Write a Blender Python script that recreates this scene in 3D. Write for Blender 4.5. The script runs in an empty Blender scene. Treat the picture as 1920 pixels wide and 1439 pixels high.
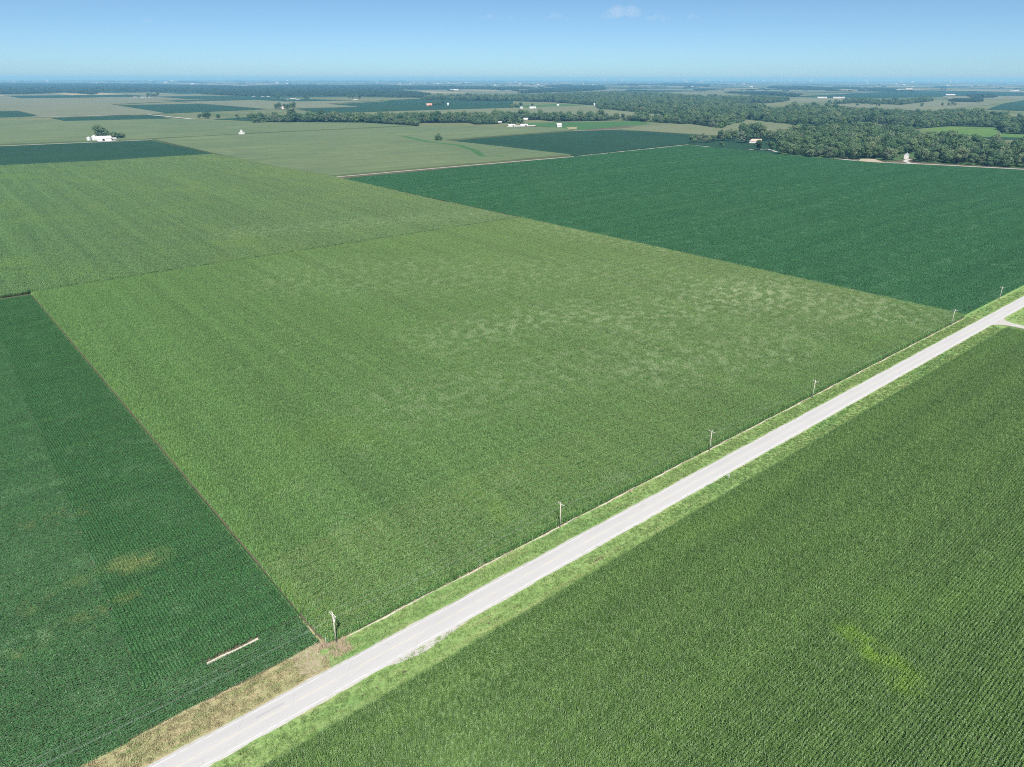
import bpy, bmesh, math, random
import numpy as np
from mathutils import Vector, Matrix
random.seed(7); np.random.seed(7)
R = math.radians
SC = bpy.context.scene
C = SC.collection

# ------------------------------------------------------------------ camera
FPX, HY, H, ROLL = 1285.0, 147.5, 124.0, R(0.12)     # focal length and horizon measured on the photo, flying height in metres
PITCH = math.atan((719.5 - HY) / FPX)
cam = bpy.data.cameras.new('camera'); cam.sensor_width = 36.0; cam.lens = 36.0 * FPX / 1920
cam.clip_start = 1.0; cam.clip_end = 250000.0
co = bpy.data.objects.new('camera', cam); C.objects.link(co)
co.matrix_world = Matrix.Translation((0, 0, H)) @ Matrix.Rotation(R(90) - PITCH, 4, 'X') @ Matrix.Rotation(ROLL, 4, 'Z')
SC.camera = co

# ------------------------------------------------------------------ sky, sun, exposure
SUN_EL, SUN_AZ = R(54), R(174)          # azimuth clockwise from +Y: the sun stands behind the camera, a little to the right
w = bpy.data.worlds.new('World'); SC.world = w; w.use_nodes = True
nt = w.node_tree; nt.nodes.clear()
sky = nt.nodes.new('ShaderNodeTexSky'); sky.sky_type = 'NISHITA'; sky.sun_disc = False
sky.sun_elevation = SUN_EL; sky.sun_rotation = SUN_AZ
sky.altitude = 0; sky.air_density = 0.45; sky.dust_density = 0.42; sky.ozone_density = 4.0
tint = nt.nodes.new('ShaderNodeMixRGB'); tint.blend_type = 'MULTIPLY'; tint.inputs[0].default_value = 1
tint.inputs[2].default_value = (0.87, 1.01, 0.95, 1)
bg = nt.nodes.new('ShaderNodeBackground'); bg.inputs[1].default_value = 0.062
out = nt.nodes.new('ShaderNodeOutputWorld')
nt.links.new(sky.outputs[0], tint.inputs[1]); nt.links.new(tint.outputs[0], bg.inputs[0]); nt.links.new(bg.outputs[0], out.inputs[0])
sl = bpy.data.lights.new('sun', 'SUN'); sl.energy = 4.8; sl.angle = R(0.53); sl.color = (1.0, 0.955, 0.88)
so = bpy.data.objects.new('sun', sl); C.objects.link(so)
sd = Vector((math.sin(SUN_AZ) * math.cos(SUN_EL), math.cos(SUN_AZ) * math.cos(SUN_EL), math.sin(SUN_EL)))
so.rotation_euler = sd.to_track_quat('Z', 'Y').to_euler(); so.location = (0, 0, 400)
SC.view_settings.view_transform = 'Standard'; SC.view_settings.look = 'None'
SC.view_settings.gamma = 1.0; SC.view_settings.use_curve_mapping = False
SC.view_settings.exposure = 1.1
SC.render.engine = 'CYCLES'
cy = SC.cycles
cy.max_bounces = 5; cy.diffuse_bounces = 2; cy.glossy_bounces = 2; cy.transmission_bounces = 2
cy.transparent_max_bounces = 6; cy.volume_bounces = 0
cy.use_denoising = False; cy.filter_width = 1.05
cy.use_adaptive_sampling = False; cy.caustics_reflective = False; cy.caustics_refractive = False

# ------------------------------------------------------------------ places: pixel of the photo -> point on the ground; field grid (s along the road, t across it)
def G(x, y, z=0.0):
    u = x - 960; v = y - 719.5
    c, s = math.cos(-ROLL), math.sin(-ROLL); u, v = c * u - s * v, s * u + c * v
    d = Vector((u, FPX * math.cos(PITCH) - v * math.sin(PITCH), -FPX * math.sin(PITCH) - v * math.cos(PITCH)))
    k = (H - z) / -d.z
    return Vector((d.x * k, d.y * k, z))
O2 = np.array([69.285, 207.777]); A2 = math.radians(39.412)
DS = np.array([math.cos(A2), math.sin(A2)]); DT = np.array([math.sin(A2), -math.cos(A2)])
def W(s, t, z=0.0):
    p = O2 + DS * s + DT * t
    return Vector((p[0], p[1], z))
def ST(p): d = np.array([p[0], p[1]]) - O2; return (float(d @ DS), float(d @ DT))
def pix(P):
    """array of points (n,3) -> photo pixels and depth"""
    P = np.asarray(P, float); x, y, z = P[:, 0], P[:, 1], P[:, 2] - H
    c, s = math.cos(PITCH), math.sin(PITCH); zc = y * c - z * s; vc = -(y * s + z * c)
    zz = np.maximum(zc, 1e-3); u, v = FPX * x / zz, FPX * vc / zz
    c, s = math.cos(ROLL), math.sin(ROLL)
    return 960 + c * u - s * v, 719.5 + s * u + c * v, zc
def in_view(P, m=260):
    x, y, zc = pix(P); return (zc > 5) & (x > -m) & (x < 1920 + m) & (y < 1439 + m)

# ------------------------------------------------------------------ object helpers
def link(o, parent=None):
    C.objects.link(o)
    if parent is not None: o.parent = parent
    return o
def tag(o, label=None, cat=None, group=None, kind=None):
    if label: o['label'] = label
    if cat: o['category'] = cat
    if group: o['group'] = group
    if kind: o['kind'] = kind
    return o
def empty(name, loc, rz=0.0, **k):
    o = bpy.data.objects.new(name, None); link(o); o.location = loc; o.rotation_euler = (0, 0, rz); o.empty_display_size = 1
    return tag(o, **k)
class MB:
    """collects shapes; build() links them as one mesh object"""
    def __init__(s): s.v = []; s.f = []; s.m = []
    def add(s, vs, fs, mi=0):
        o = len(s.v); s.v += [tuple(v) for v in vs]; s.f += [tuple(i + o for i in f) for f in fs]; s.m += [mi] * len(fs); return s
    def box(s, x0, x1, y0, y1, z0, z1, mi=0):
        vs = [(x, y, z) for z in (z0, z1) for y in (y0, y1) for x in (x0, x1)]
        return s.add(vs, [(0, 2, 3, 1), (4, 5, 7, 6), (0, 1, 5, 4), (1, 3, 7, 5), (3, 2, 6, 7), (2, 0, 4, 6)], mi)
    def tube(s, pts, rads, n=8, mi=0, cap=True):
        pts = [Vector(p) for p in pts]; rings = []
        for i, p in enumerate(pts):
            d = (pts[min(i + 1, len(pts) - 1)] - pts[max(i - 1, 0)]).normalized()
            a = d.cross(Vector((0, 0, 1)) if abs(d.z) < .9 else Vector((1, 0, 0))).normalized(); b = d.cross(a)
            rings.append([p + (a * math.cos(2 * math.pi * k / n) + b * math.sin(2 * math.pi * k / n)) * rads[i] for k in range(n)])
        vs = [q for r in rings for q in r]; fs = []
        for i in range(len(pts) - 1):
            for k in range(n): fs.append((i * n + k, i * n + (k + 1) % n, (i + 1) * n + (k + 1) % n, (i + 1) * n + k))
        if cap: fs += [tuple(range(n))[::-1], tuple(range((len(pts) - 1) * n, len(pts) * n))]
        return s.add(vs, fs, mi)
    def mesh(s, name, mats):
        me = bpy.data.meshes.new(name); me.from_pydata(s.v, [], s.f); me.update()
        for m in (mats if isinstance(mats, (list, tuple)) else [mats]): me.materials.append(m)
        if any(s.m): me.polygons.foreach_set('material_index', s.m)
        return me
    def build(s, name, mats, parent=None, smooth=False):
        me = s.mesh(name, mats)
        if smooth: me.polygons.foreach_set('use_smooth', [True] * len(me.polygons))
        return link(bpy.data.objects.new(name, me), parent)
def copy_tree(o, parent=None):
    c = o.copy(); C.objects.link(c); c.parent = parent
    for ch in o.children: copy_tree(ch, c)
    return c
def sheet(name, poly, z, mat, parent=None, thick=None):
    """a flat polygon; with thick it is a slab with sides"""
    b = bmesh.new(); vs = [b.verts.new((p[0], p[1], z)) for p in poly]; f = b.faces.new(vs)
    b.normal_update()
    if f.normal.z < 0: f.normal_flip()
    if thick:
        r = bmesh.ops.extrude_face_region(b, geom=[f])
        for e in r['geom']:
            if isinstance(e, bmesh.types.BMVert): e.co.z = z
        for v in vs: v.co.z = z - thick
        bmesh.ops.recalc_face_normals(b, faces=b.faces[:])
    bmesh.ops.triangulate(b, faces=b.faces[:])
    me = bpy.data.meshes.new(name); b.to_mesh(me); b.free(); me.materials.append(mat)
    return link(bpy.data.objects.new(name, me), parent)

# ------------------------------------------------------------------ materials
class N:
    def __init__(s, name):
        s.mat = bpy.data.materials.new(name); s.mat.use_nodes = True; s.t = s.mat.node_tree; s.t.nodes.clear()
        s.geo = s.t.nodes.new('ShaderNodeNewGeometry')
        sub = s.n('ShaderNodeVectorMath', operation='SUBTRACT'); s.l(s.geo.outputs['Position'], sub.inputs[0]); sub.inputs[1].default_value = (O2[0], O2[1], 0)
        rot = s.n('ShaderNodeVectorRotate', rotation_type='Z_AXIS'); s.l(sub.outputs[0], rot.inputs['Vector']); rot.inputs['Angle'].default_value = -A2
        s.st = rot.outputs[0]          # (s, -t, z)
    def n(s, ty, **k):
        x = s.t.nodes.new(ty)
        for a, b in k.items(): setattr(x, a, b)
        return x
    def l(s, a, b): s.t.links.new(a, b)
    def noise(s, scale, detail=3, rough=.55, stretch=(1, 1, 1), off=(0, 0, 0), vec=None):
        mp = s.n('ShaderNodeMapping'); s.l(vec or s.st, mp.inputs[0]); mp.inputs['Scale'].default_value = stretch; mp.inputs['Location'].default_value = off
        x = s.n('ShaderNodeTexNoise'); s.l(mp.outputs[0], x.inputs['Vector']); x.inputs['Scale'].default_value = scale
        x.inputs['Detail'].default_value = detail; x.inputs['Roughness'].default_value = rough
        return x.outputs['Fac']
    def ramp(s, v, a, b, lo=0., hi=1.):
        x = s.n('ShaderNodeMapRange', interpolation_type='SMOOTHSTEP'); s.l(v, x.inputs[0]) if not isinstance(v, float) else None
        x.inputs[1].default_value = a; x.inputs[2].default_value = b; x.inputs[3].default_value = lo; x.inputs[4].default_value = hi
        return x.outputs[0]
    def math(s, op, a, b=0.):
        x = s.n('ShaderNodeMath', operation=op)
        for i, q in enumerate((a, b)):
            if isinstance(q, (int, float)): x.inputs[i].default_value = q
            else: s.l(q, x.inputs[i])
        return x.outputs[0]
    def mix(s, f, a, b, mode='MIX'):
        x = s.n('ShaderNodeMixRGB', blend_type=mode)
        for i, q in enumerate((f, a, b)):
            if isinstance(q, (int, float)): x.inputs[i].default_value = q
            elif isinstance(q, tuple): x.inputs[i].default_value = (*q, 1)
            else: s.l(q, x.inputs[i])
        return x.outputs[0]
    def seg(s, pa, pb, r):
        """1 near the stretch of land from pa to pb (s,t), 0 beyond r metres"""
        sep = s.n('ShaderNodeSeparateXYZ'); s.l(s.st, sep.inputs[0])
        (ax, ay), (bx, by) = (pa[0], -pa[1]), (pb[0], -pb[1])
        L = math.hypot(bx - ax, by - ay) or 1e-3; dx, dy = (bx - ax) / L, (by - ay) / L
        X = s.math('SUBTRACT', sep.outputs[0], ax); Y = s.math('SUBTRACT', sep.outputs[1], ay)
        u = s.math('ADD', s.math('MULTIPLY', X, dx), s.math('MULTIPLY', Y, dy))
        v = s.math('SUBTRACT', s.math('MULTIPLY', X, -dy), s.math('MULTIPLY', Y, -dx))
        uc = s.math('SUBTRACT', u, s.math('MINIMUM', s.math('MAXIMUM', u, 0.), L))
        d = s.math('SQRT', s.math('ADD', s.math('MULTIPLY', uc, uc), s.math('MULTIPLY', v, v)))
        return s.ramp(d, r, r * .15)
    def done(s, col, rough=.7, spec=.3, transl=0., bump=None, bstr=.5, bdist=.2, metallic=0.):
        p = s.n('ShaderNodeBsdfPrincipled'); o = s.n('ShaderNodeOutputMaterial')
        if isinstance(col, tuple): p.inputs['Base Color'].default_value = (*col, 1)
        else: s.l(col, p.inputs['Base Color'])
        p.inputs['Roughness'].default_value = rough; p.inputs['Specular IOR Level'].default_value = spec; p.inputs['Metallic'].default_value = metallic
        if bump is not None:
            b = s.n('ShaderNodeBump'); b.inputs['Strength'].default_value = bstr; b.inputs['Distance'].default_value = bdist
            s.l(bump, b.inputs['Height']); s.l(b.outputs[0], p.inputs['Normal'])
        if transl:
            tr = s.n('ShaderNodeBsdfTranslucent'); s.l(s.mix(1., col, (1.1, 1.25, .6), 'MULTIPLY'), tr.inputs[0])
            mx = s.n('ShaderNodeMixShader'); mx.inputs[0].default_value = transl
            s.l(p.outputs[0], mx.inputs[1]); s.l(tr.outputs[0], mx.inputs[2]); s.l(mx.outputs[0], o.inputs[0])
        else: s.l(p.outputs[0], o.inputs[0])
        return s.mat

def plain(name, col, rough=.6, spec=.3, var=.12, scale=.6, metallic=0.):
    n = N(name); f = n.noise(scale, 4)
    c = n.mix(f, tuple(q * (1 - var) for q in col), tuple(min(1, q * (1 + var)) for q in col))
    return n.done(c, rough, spec, metallic=metallic)

def crop_mat(name, base, yellow, pale, seed, y_lo=.5, y_hi=.72, p_lo=.58, p_hi=.75, patches=(), stretch=(1, .6, 1), transl=.22, spec=.35, rowax=(1, .012, 1), fleck=1.):
    n = N(name)
    big = n.noise(.006, 3, .6, stretch, (seed, seed, 0)); mid = n.noise(.028, 4, .62, stretch, (seed * 2, 3, 0))
    fine = n.noise(1.3, 2, .5); tiny = n.noise(4.5, 1)
    clump = n.noise(1.5, 2, .6, (1, 1, .2), (seed, 5, 0))
    col = n.mix(n.ramp(tiny, .25, .75), tuple(q * .73 for q in base), tuple(q * 1.27 for q in base))
    col = n.mix(n.ramp(clump, .3, .7), n.mix(1., col, (.68, .70, .70), 'MULTIPLY'), n.mix(1., col, (1.34, 1.28, 1.34), 'MULTIPLY'))
    band = n.noise(.13, 3, .7, rowax, (seed, 2, 0))      # planter passes differ a little
    col = n.mix(n.ramp(band, .3, .7), n.mix(1., col, (.88, .89, .9), 'MULTIPLY'), n.mix(1., col, (1.13, 1.1, 1.08), 'MULTIPLY'))
    wisp = n.noise(.075, 6, .74, (1, 1, .2), (seed, 9, 0)); rag = n.noise(.17, 5, .66, (1, 1, .2), (seed, 1, 0))
    col = n.mix(n.ramp(n.math('ADD', big, n.math('MULTIPLY', n.math('SUBTRACT', mid, .5), .9)), y_lo, y_hi, 0, .6), col, yellow)
    col = n.mix(n.math('MULTIPLY', n.math('MULTIPLY', n.ramp(wisp, p_lo, p_hi), n.ramp(mid, .4, .62, .25, 1.)), n.ramp(fine, .35, .62, .2, .7)), col, pale)
    for (pa, pb, r, pc, amt) in patches:
        m = n.math('MULTIPLY', n.seg(pa, pb, r), n.ramp(rag, .36, .56, .12, .9) if amt > 1 else n.math('MULTIPLY', n.ramp(rag, .48, .60), n.ramp(fine, .3, .6, .35 * amt, amt)))
        col = n.mix(m, col, pc)
    return n.done(col, .5, spec, transl)

CORN = (.087, .19, .053); CORN_Y = (.12, .232, .05); CORN_P = (.29, .38, .225)
SOY = (.032, .112, .032); SOY_Y = (.075, .15, .045); SOY_P = (.085, .19, .08)
def stp(x, y): return ST(G(x, y))
M = {}
M['corn_main'] = crop_mat('corn_leaves_main', CORN, CORN_Y, CORN_P, 3.1, .58, .86, .56, .74, (
    (stp(1430, 560), stp(1640, 590), 60, CORN_P, .8), (stp(1190, 610), stp(1440, 545), 50, CORN_P, .65), (stp(840, 640), stp(1080, 590), 40, CORN_P, .6), (stp(1250, 700), stp(1500, 640), 40, CORN_P, .55),
    (stp(200, 520), stp(900, 430), 60, CORN_Y, .4), (stp(440, 540), stp(800, 640), 40, CORN_Y, .3), (stp(880, 480), stp(1000, 540), 24, CORN_Y, .5),
    (stp(1560, 660), stp(1720, 640), 20, CORN_Y, .75), (stp(870, 920), stp(940, 970), 9, CORN_Y, .8), (stp(1240, 470), stp(1010, 430), 40, CORN_P, .5), (stp(600, 520), stp(1250, 520), 80, CORN_P, .4), (stp(760, 760), stp(1150, 680), 40, CORN_P, .35),
    ((-154, -394), (-140.5, -10), 5, CORN_Y, .7), (stp(600, 1160), stp(680, 1140), 6, CORN_Y, .8)))
M['corn_near'] = crop_mat('corn_leaves_near', (.086, .165, .044), CORN_Y, (.14, .2, .09), 8.4, .62, .85, .66, .85, (
    (stp(1585, 1190), stp(1640, 1235), 5, (.13, .24, .035), 1.1), (stp(1640, 1235), stp(1690, 1285), 6.5, (.145, .26, .035), 1.1),), (.35, 1, 1), rowax=(.012, 1, 1))
M['corn_back'] = crop_mat('corn_leaves_back', (.09, .178, .066), (.13, .215, .062), CORN_P, 5.5, .46, .74, .64, .82, (
    (stp(0, 500), stp(170, 520), 40, CORN_Y, .8), ((-154, -400), (245, -400), 60, (.11, .20, .06), .45), (stp(300, 480), stp(800, 410), 30, CORN_Y, .6), (stp(450, 440), stp(900, 405), 40, CORN_P, .4), (stp(100, 420), stp(500, 380), 60, CORN_Y, .35)))
M['corn_far'] = crop_mat('corn_leaves_far', (.105, .145, .06), (.16, .20, .06), (.2, .24, .12), 1.7, .5, .78)
M['tassel'] = plain('corn_tassel', (.30, .26, .13), .8, .1)
M['soy_left'] = crop_mat('soybean_leaves_left', SOY, SOY_Y, SOY_P, 2.2, .60, .80, .48, .68, (
    (stp(225, 1065), stp(285, 1050), 7, (.135, .195, .065), 1.1), (stp(30, 1235), stp(240, 1125), 6.5, (.095, .16, .045), .9), (stp(60, 1140), stp(190, 1075), 6, (.09, .155, .045), .8),
    (stp(10, 1220), stp(80, 1200), 5, SOY_P, .9), (stp(300, 1130), stp(345, 1145), 5, SOY_P, .7), (stp(0, 920), stp(330, 870), 8, SOY_P, .5), (stp(60, 860), stp(280, 830), 6, SOY_P, .5),
    (stp(60, 980), stp(150, 960), 7, (.12, .16, .05), .6)), (.25, 1, 1), .2, rowax=(.012, 1, 1))
M['soy_back'] = crop_mat('soybean_leaves_back', (.030, .112, .042), (.048, .135, .046), (.11, .23, .13), 6.3, .55, .8, .50, .66, (
    (stp(1200, 370), stp(1500, 420), 50, (.05, .13, .06), .7), (stp(1740, 380), stp(1920, 365), 60, (.05, .14, .07), .6), (stp(1000, 320), stp(1080, 390), 28, (.06, .13, .06), .7)), (.12, 1.6, 1), .2, rowax=(.03, .6, 1))
M['soil'] = plain('field_soil', (.075, .068, .046), .95, .05, .3, .3)

# flat crop canopies that are too far away to show their plants
def canopy(name, a, b, c, seed, rowdir=0):
    n = N(name); st = (.12, 1, 1) if rowdir == 0 else (1, .12, 1)
    f = n.noise(.02, 5, .65, st, (seed, 0, 0)); g = n.noise(.0035, 3, .6, (1, 1, 1), (0, seed, 0)); h = n.noise(.15, 3, .6, st)
    col = n.mix(n.ramp(g, .35, .68), a, b); col = n.mix(n.ramp(f, .48, .75, 0, .75), col, c); col = n.mix(n.ramp(h, .3, .7, 0, .4), col, tuple(q * .55 for q in a))
    return n.done(col, .8, .1)
M['cornA'] = canopy('far_corn_canopy', (.078, .112, .056), (.096, .126, .062), (.122, .156, .066), 1.)
M['cornB'] = canopy('far_corn_tasselled', (.105, .125, .07), (.118, .134, .076), (.09, .118, .06), 5., 1)
M['cornC'] = canopy('far_corn_pale', (.118, .134, .086), (.102, .12, .072), (.136, .146, .096), 9.)
M['soyA'] = canopy('far_soybean_canopy', (.0125, .041, .020), (.0155, .047, .023), (.021, .056, .026), 2.)
M['soyB'] = canopy('far_soybean_dark', (.0115, .039, .020), (.015, .046, .022), (.019, .054, .025), 7., 1)
M['hay'] = canopy('hay_field', (.035, .095, .03), (.045, .105, .034), (.08, .12, .04), 4.)
M['meadow'] = canopy('wet_meadow', (.06, .13, .03), (.085, .14, .034), (.035, .085, .027), 6.)
M['grain'] = plain('far_stubble', (.2, .18, .1), .9, .05, .15, .02)

n = N('farmland'); a_ = n.noise(.0016, 4, .6); b_ = n.noise(.012, 4, .6, (1, .2, 1))
M['ground'] = n.done(n.mix(n.ramp(b_, .4, .7, 0, .5), n.mix(n.ramp(a_, .4, .62), (.10, .115, .06), (.06, .09, .042)), (.11, .12, .065)), .9, .05)

# verge grass
def verge_mat(name, dry):
    n = N(name); f = n.noise(.5, 5, .7, (.10, 1, 1)); g = n.noise(1.8, 4, .7); h = n.noise(.06, 3, .6, (.3, 1, 1), (4, 4, 0)); k = n.noise(1., 4, .75, (.14, 1, 1), (7, 2, 0))
    col = n.mix(n.ramp(g, .3, .72), (.10, .182, .05), (.18, .26, .10))
    col = n.mix(n.ramp(f, .45, .72, 0, .7), col, (.225, .26, .115))
    col = n.mix(n.ramp(h, .5, .7, 0, .5), col, (.095, .195, .065))
    col = n.mix(n.ramp(k, .55, .74, 0, .65), col, (.30, .28, .17))
    if dry: col = n.mix(n.ramp(n.math('ADD', k, n.math('MULTIPLY', f, .5)), .52, .86, .35, .95), col, (.27, .235, .14))
    return n.done(col, .9, .05, bump=n.noise(2.2, 4, .7), bstr=1., bdist=.25)
M['verge'] = verge_mat('verge_grass', False); M['verge_dry'] = verge_mat('mown_dry_verge', True)
n = N('bare_verge_soil'); M['dirt'] = n.done(n.mix(n.ramp(n.noise(.9, 5, .7), .3, .7), (.20, .175, .135), (.31, .275, .215)), .95, .05, bump=n.noise(3, 4), bdist=.15)
n = N('worn_entrance'); M['entrance'] = n.done(n.mix(n.ramp(n.noise(.8, 5, .75), .42, .62), n.mix(n.ramp(n.noise(3., 4, .7), .3, .7), (.21, .185, .135), (.31, .275, .205)), (.15, .19, .07)), .95, .05)
M['pale_soil'] = plain('pale_dry_soil', (.36, .335, .285), .95, .05, .2, 2.)
n = N('crushed_gravel'); M['gravel'] = n.done(n.mix(n.ramp(n.noise(1.2, 6, .75), .3, .72), (.25, .245, .23), (.35, .345, .325)), .95, .1, bump=n.noise(6, 3), bdist=.05)
n = N('road_asphalt')                                             # bleached chip-sealed asphalt, wheel tracks, cracks and a dark patch
sepn = n.n('ShaderNodeSeparateXYZ'); n.l(n.st, sepn.inputs[0])
spk = n.noise(7., 4, .8); blo = n.noise(.35, 5, .65, (.12, 1, 1)); 
col = n.mix(n.ramp(spk, .3, .7), (.285, .285, .29), (.335, .335, .338))
col = n.mix(n.ramp(blo, .42, .7, 0, .45), col, (.27, .27, .277))
tr = n.n('ShaderNodeTexWave', wave_type='BANDS', bands_direction='Y'); mp = n.n('ShaderNodeMapping'); n.l(n.st, mp.inputs[0]); mp.inputs['Scale'].default_value = (1, .095, 1); n.l(mp.outputs[0], tr.inputs[0]); tr.inputs['Distortion'].default_value = .4; tr.inputs['Scale'].default_value = 1.
col = n.mix(n.ramp(tr.outputs['Fac'], .35, .9, 0, .14), col, (.25, .252, .26))
vo = n.n('ShaderNodeTexVoronoi', feature='DISTANCE_TO_EDGE'); mp = n.n('ShaderNodeMapping'); n.l(n.st, mp.inputs[0]); mp.inputs['Scale'].default_value = (.07, .22, 1)
wob = n.mix(.12, mp.outputs[0], n.noise(.9, 3)); n.l(wob, vo.inputs['Vector']); vo.inputs['Scale'].default_value = 1.
col = n.mix(n.ramp(vo.outputs['Distance'], .010, .003, 0, .2), col, (.17, .17, .17))
sk = n.math('MULTIPLY', n.seg(stp(482, 1348), stp(531, 1322), .45), .22); col = n.mix(sk, col, (.10, .10, .105))
M['road'] = n.done(col, .85, .2, bump=spk, bdist=.02)
def paint(name, colr, wear):
    n = N(name); f = n.noise(1.1, 5, .8, (.3, 1, 1)); return n.done(n.mix(n.ramp(f, .5 - wear, .62, 0, .85), colr, (.31, .31, .312)), .7, .2)
M['white_paint'] = paint('white_road_paint', (.48, .48, .475), .06); M['yellow_paint'] = paint('faded_yellow_paint', (.46, .40, .27), .2)

M['bark'] = plain('bark', (.10, .085, .065), .9, .05, .25)
def leaf_mat(name, a, b, c):
    n = N(name); oi = n.n('ShaderNodeObjectInfo'); r = oi.outputs['Random']; f = n.noise(.35, 3, .6)
    col = n.mix(n.ramp(r, 0., .7), a, b); col = n.mix(n.ramp(r, .72, 1., 0, .8), col, c); col = n.mix(n.ramp(f, .35, .7, 0, .3), col, tuple(q * 1.3 for q in b))
    return n.done(col, .8, .08, .2)
M['leaf'] = leaf_mat('broadleaf_foliage', (.038, .082, .039), (.08, .13, .062), (.13, .162, .09))
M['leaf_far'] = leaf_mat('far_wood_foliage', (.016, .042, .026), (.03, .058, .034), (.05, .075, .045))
M['leaf_bright'] = leaf_mat('young_foliage', (.10, .17, .05), (.12, .18, .05), (.11, .17, .05))
M['leaf_grey'] = leaf_mat('silver_foliage', (.075, .105, .06), (.10, .13, .085), (.11, .14, .1))
M['wood_floor'] = plain('woodland_floor', (.045, .085, .03), .95, .05, .3, .05)
M['white_wall'] = plain('white_siding', (.46, .46, .455), .6, .3, .05); M['white_roof'] = plain('white_steel_roof', (.50, .51, .52), .4, .4, .05)
M['grey_roof'] = plain('grey_shingle_roof', (.34, .34, .36), .7, .2, .15); M['red_roof'] = plain('salmon_roof', (.52, .27, .22), .7, .2, .12)
M['red_wall'] = plain('red_barn_wall', (.32, .07, .05), .7, .2, .12); M['dark'] = plain('dark_opening', (.03, .03, .032), .8, .1); M['glass'] = plain('window_glass', (.06, .075, .09), .1, .6)
M['steel'] = plain('galvanised_steel', (.62, .64, .66), .35, .5, .06, .6, .35); M['tan_wall'] = plain('tan_siding', (.55, .47, .38), .7, .2, .08)
M['pole'] = plain('weathered_pole_wood', (.40, .37, .335), .85, .1, .18, 2.); M['insul'] = plain('grey_porcelain', (.55, .56, .57), .25, .5, .05); M['wire'] = plain('aluminium_wire', (.35, .36, .37), .4, .5, .05, 1, .5)
M['sign'] = plain('sign_back_aluminium', (.62, .64, .66), .4, .5, .06, .6, .4); M['post'] = plain('galvanised_post', (.42, .43, .43), .5, .4, .1, .6, .3)
M['turbine'] = plain('white_turbine_paint', (.55, .56, .57), .4, .4, .03); M['dry'] = plain('dry_weed_stalks', (.36, .29, .21), .95, .05, .25, 1.5)

# ------------------------------------------------------------------ instanced stuff (rows of plants, grass, far woods)
def proto_collection(name, meshes):
    c = bpy.data.collections.new(name)
    for i, me in enumerate(meshes):
        c.objects.link(bpy.data.objects.new('%s_%02d' % (name, i), me))
    return c
def scatter_tree(coll):
    g = bpy.data.node_groups.new('scatter_' + coll.name, 'GeometryNodeTree')
    g.interface.new_socket('Geometry', in_out='INPUT', socket_type='NodeSocketGeometry'); g.interface.new_socket('Geometry', in_out='OUTPUT', socket_type='NodeSocketGeometry')
    nn = g.nodes; gi = nn.new('NodeGroupInput'); go = nn.new('NodeGroupOutput')
    ci = nn.new('GeometryNodeCollectionInfo'); ci.inputs[0].default_value = coll; ci.inputs['Separate Children'].default_value = True; ci.inputs['Reset Children'].default_value = True
    ip = nn.new('GeometryNodeInstanceOnPoints'); ip.inputs['Pick Instance'].default_value = True
    def attr(nm, ty):
        a = nn.new('GeometryNodeInputNamedAttribute'); a.data_type = ty; a.inputs[0].default_value = nm; return a.outputs[0]
    g.links.new(gi.outputs[0], ip.inputs['Points']); g.links.new(ci.outputs[0], ip.inputs['Instance'])
    g.links.new(attr('pick', 'INT'), ip.inputs['Instance Index']); g.links.new(attr('rot', 'FLOAT_VECTOR'), ip.inputs['Rotation']); g.links.new(attr('siz', 'FLOAT_VECTOR'), ip.inputs['Scale'])
    g.links.new(ip.outputs[0], go.inputs[0]); return g
def scatter(name, coll, P, rz, S, pick=None, parent=None):
    P = np.asarray(P, float); n_ = len(P); me = bpy.data.meshes.new(name); me.vertices.add(n_); me.vertices.foreach_set('co', P.ravel())
    k = len(coll.objects)
    me.attributes.new('pick', 'INT', 'POINT').data.foreach_set('value', (np.random.randint(0, k, n_) if pick is None else pick).astype(np.int32))
    r = np.zeros((n_, 3)); r[:, 2] = rz; me.attributes.new('rot', 'FLOAT_VECTOR', 'POINT').data.foreach_set('vector', r.ravel())
    S = np.asarray(S, float); S = np.repeat(S[:, None], 3, 1) if S.ndim == 1 else S
    me.attributes.new('siz', 'FLOAT_VECTOR', 'POINT').data.foreach_set('vector', S.ravel())
    o = bpy.data.objects.new(name, me); link(o, parent)
    md = o.modifiers.new('scatter', 'NODES'); md.node_group = scatter_tree(coll); o['kind'] = 'stuff'
    return o
RNG = random.Random(11)
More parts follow.
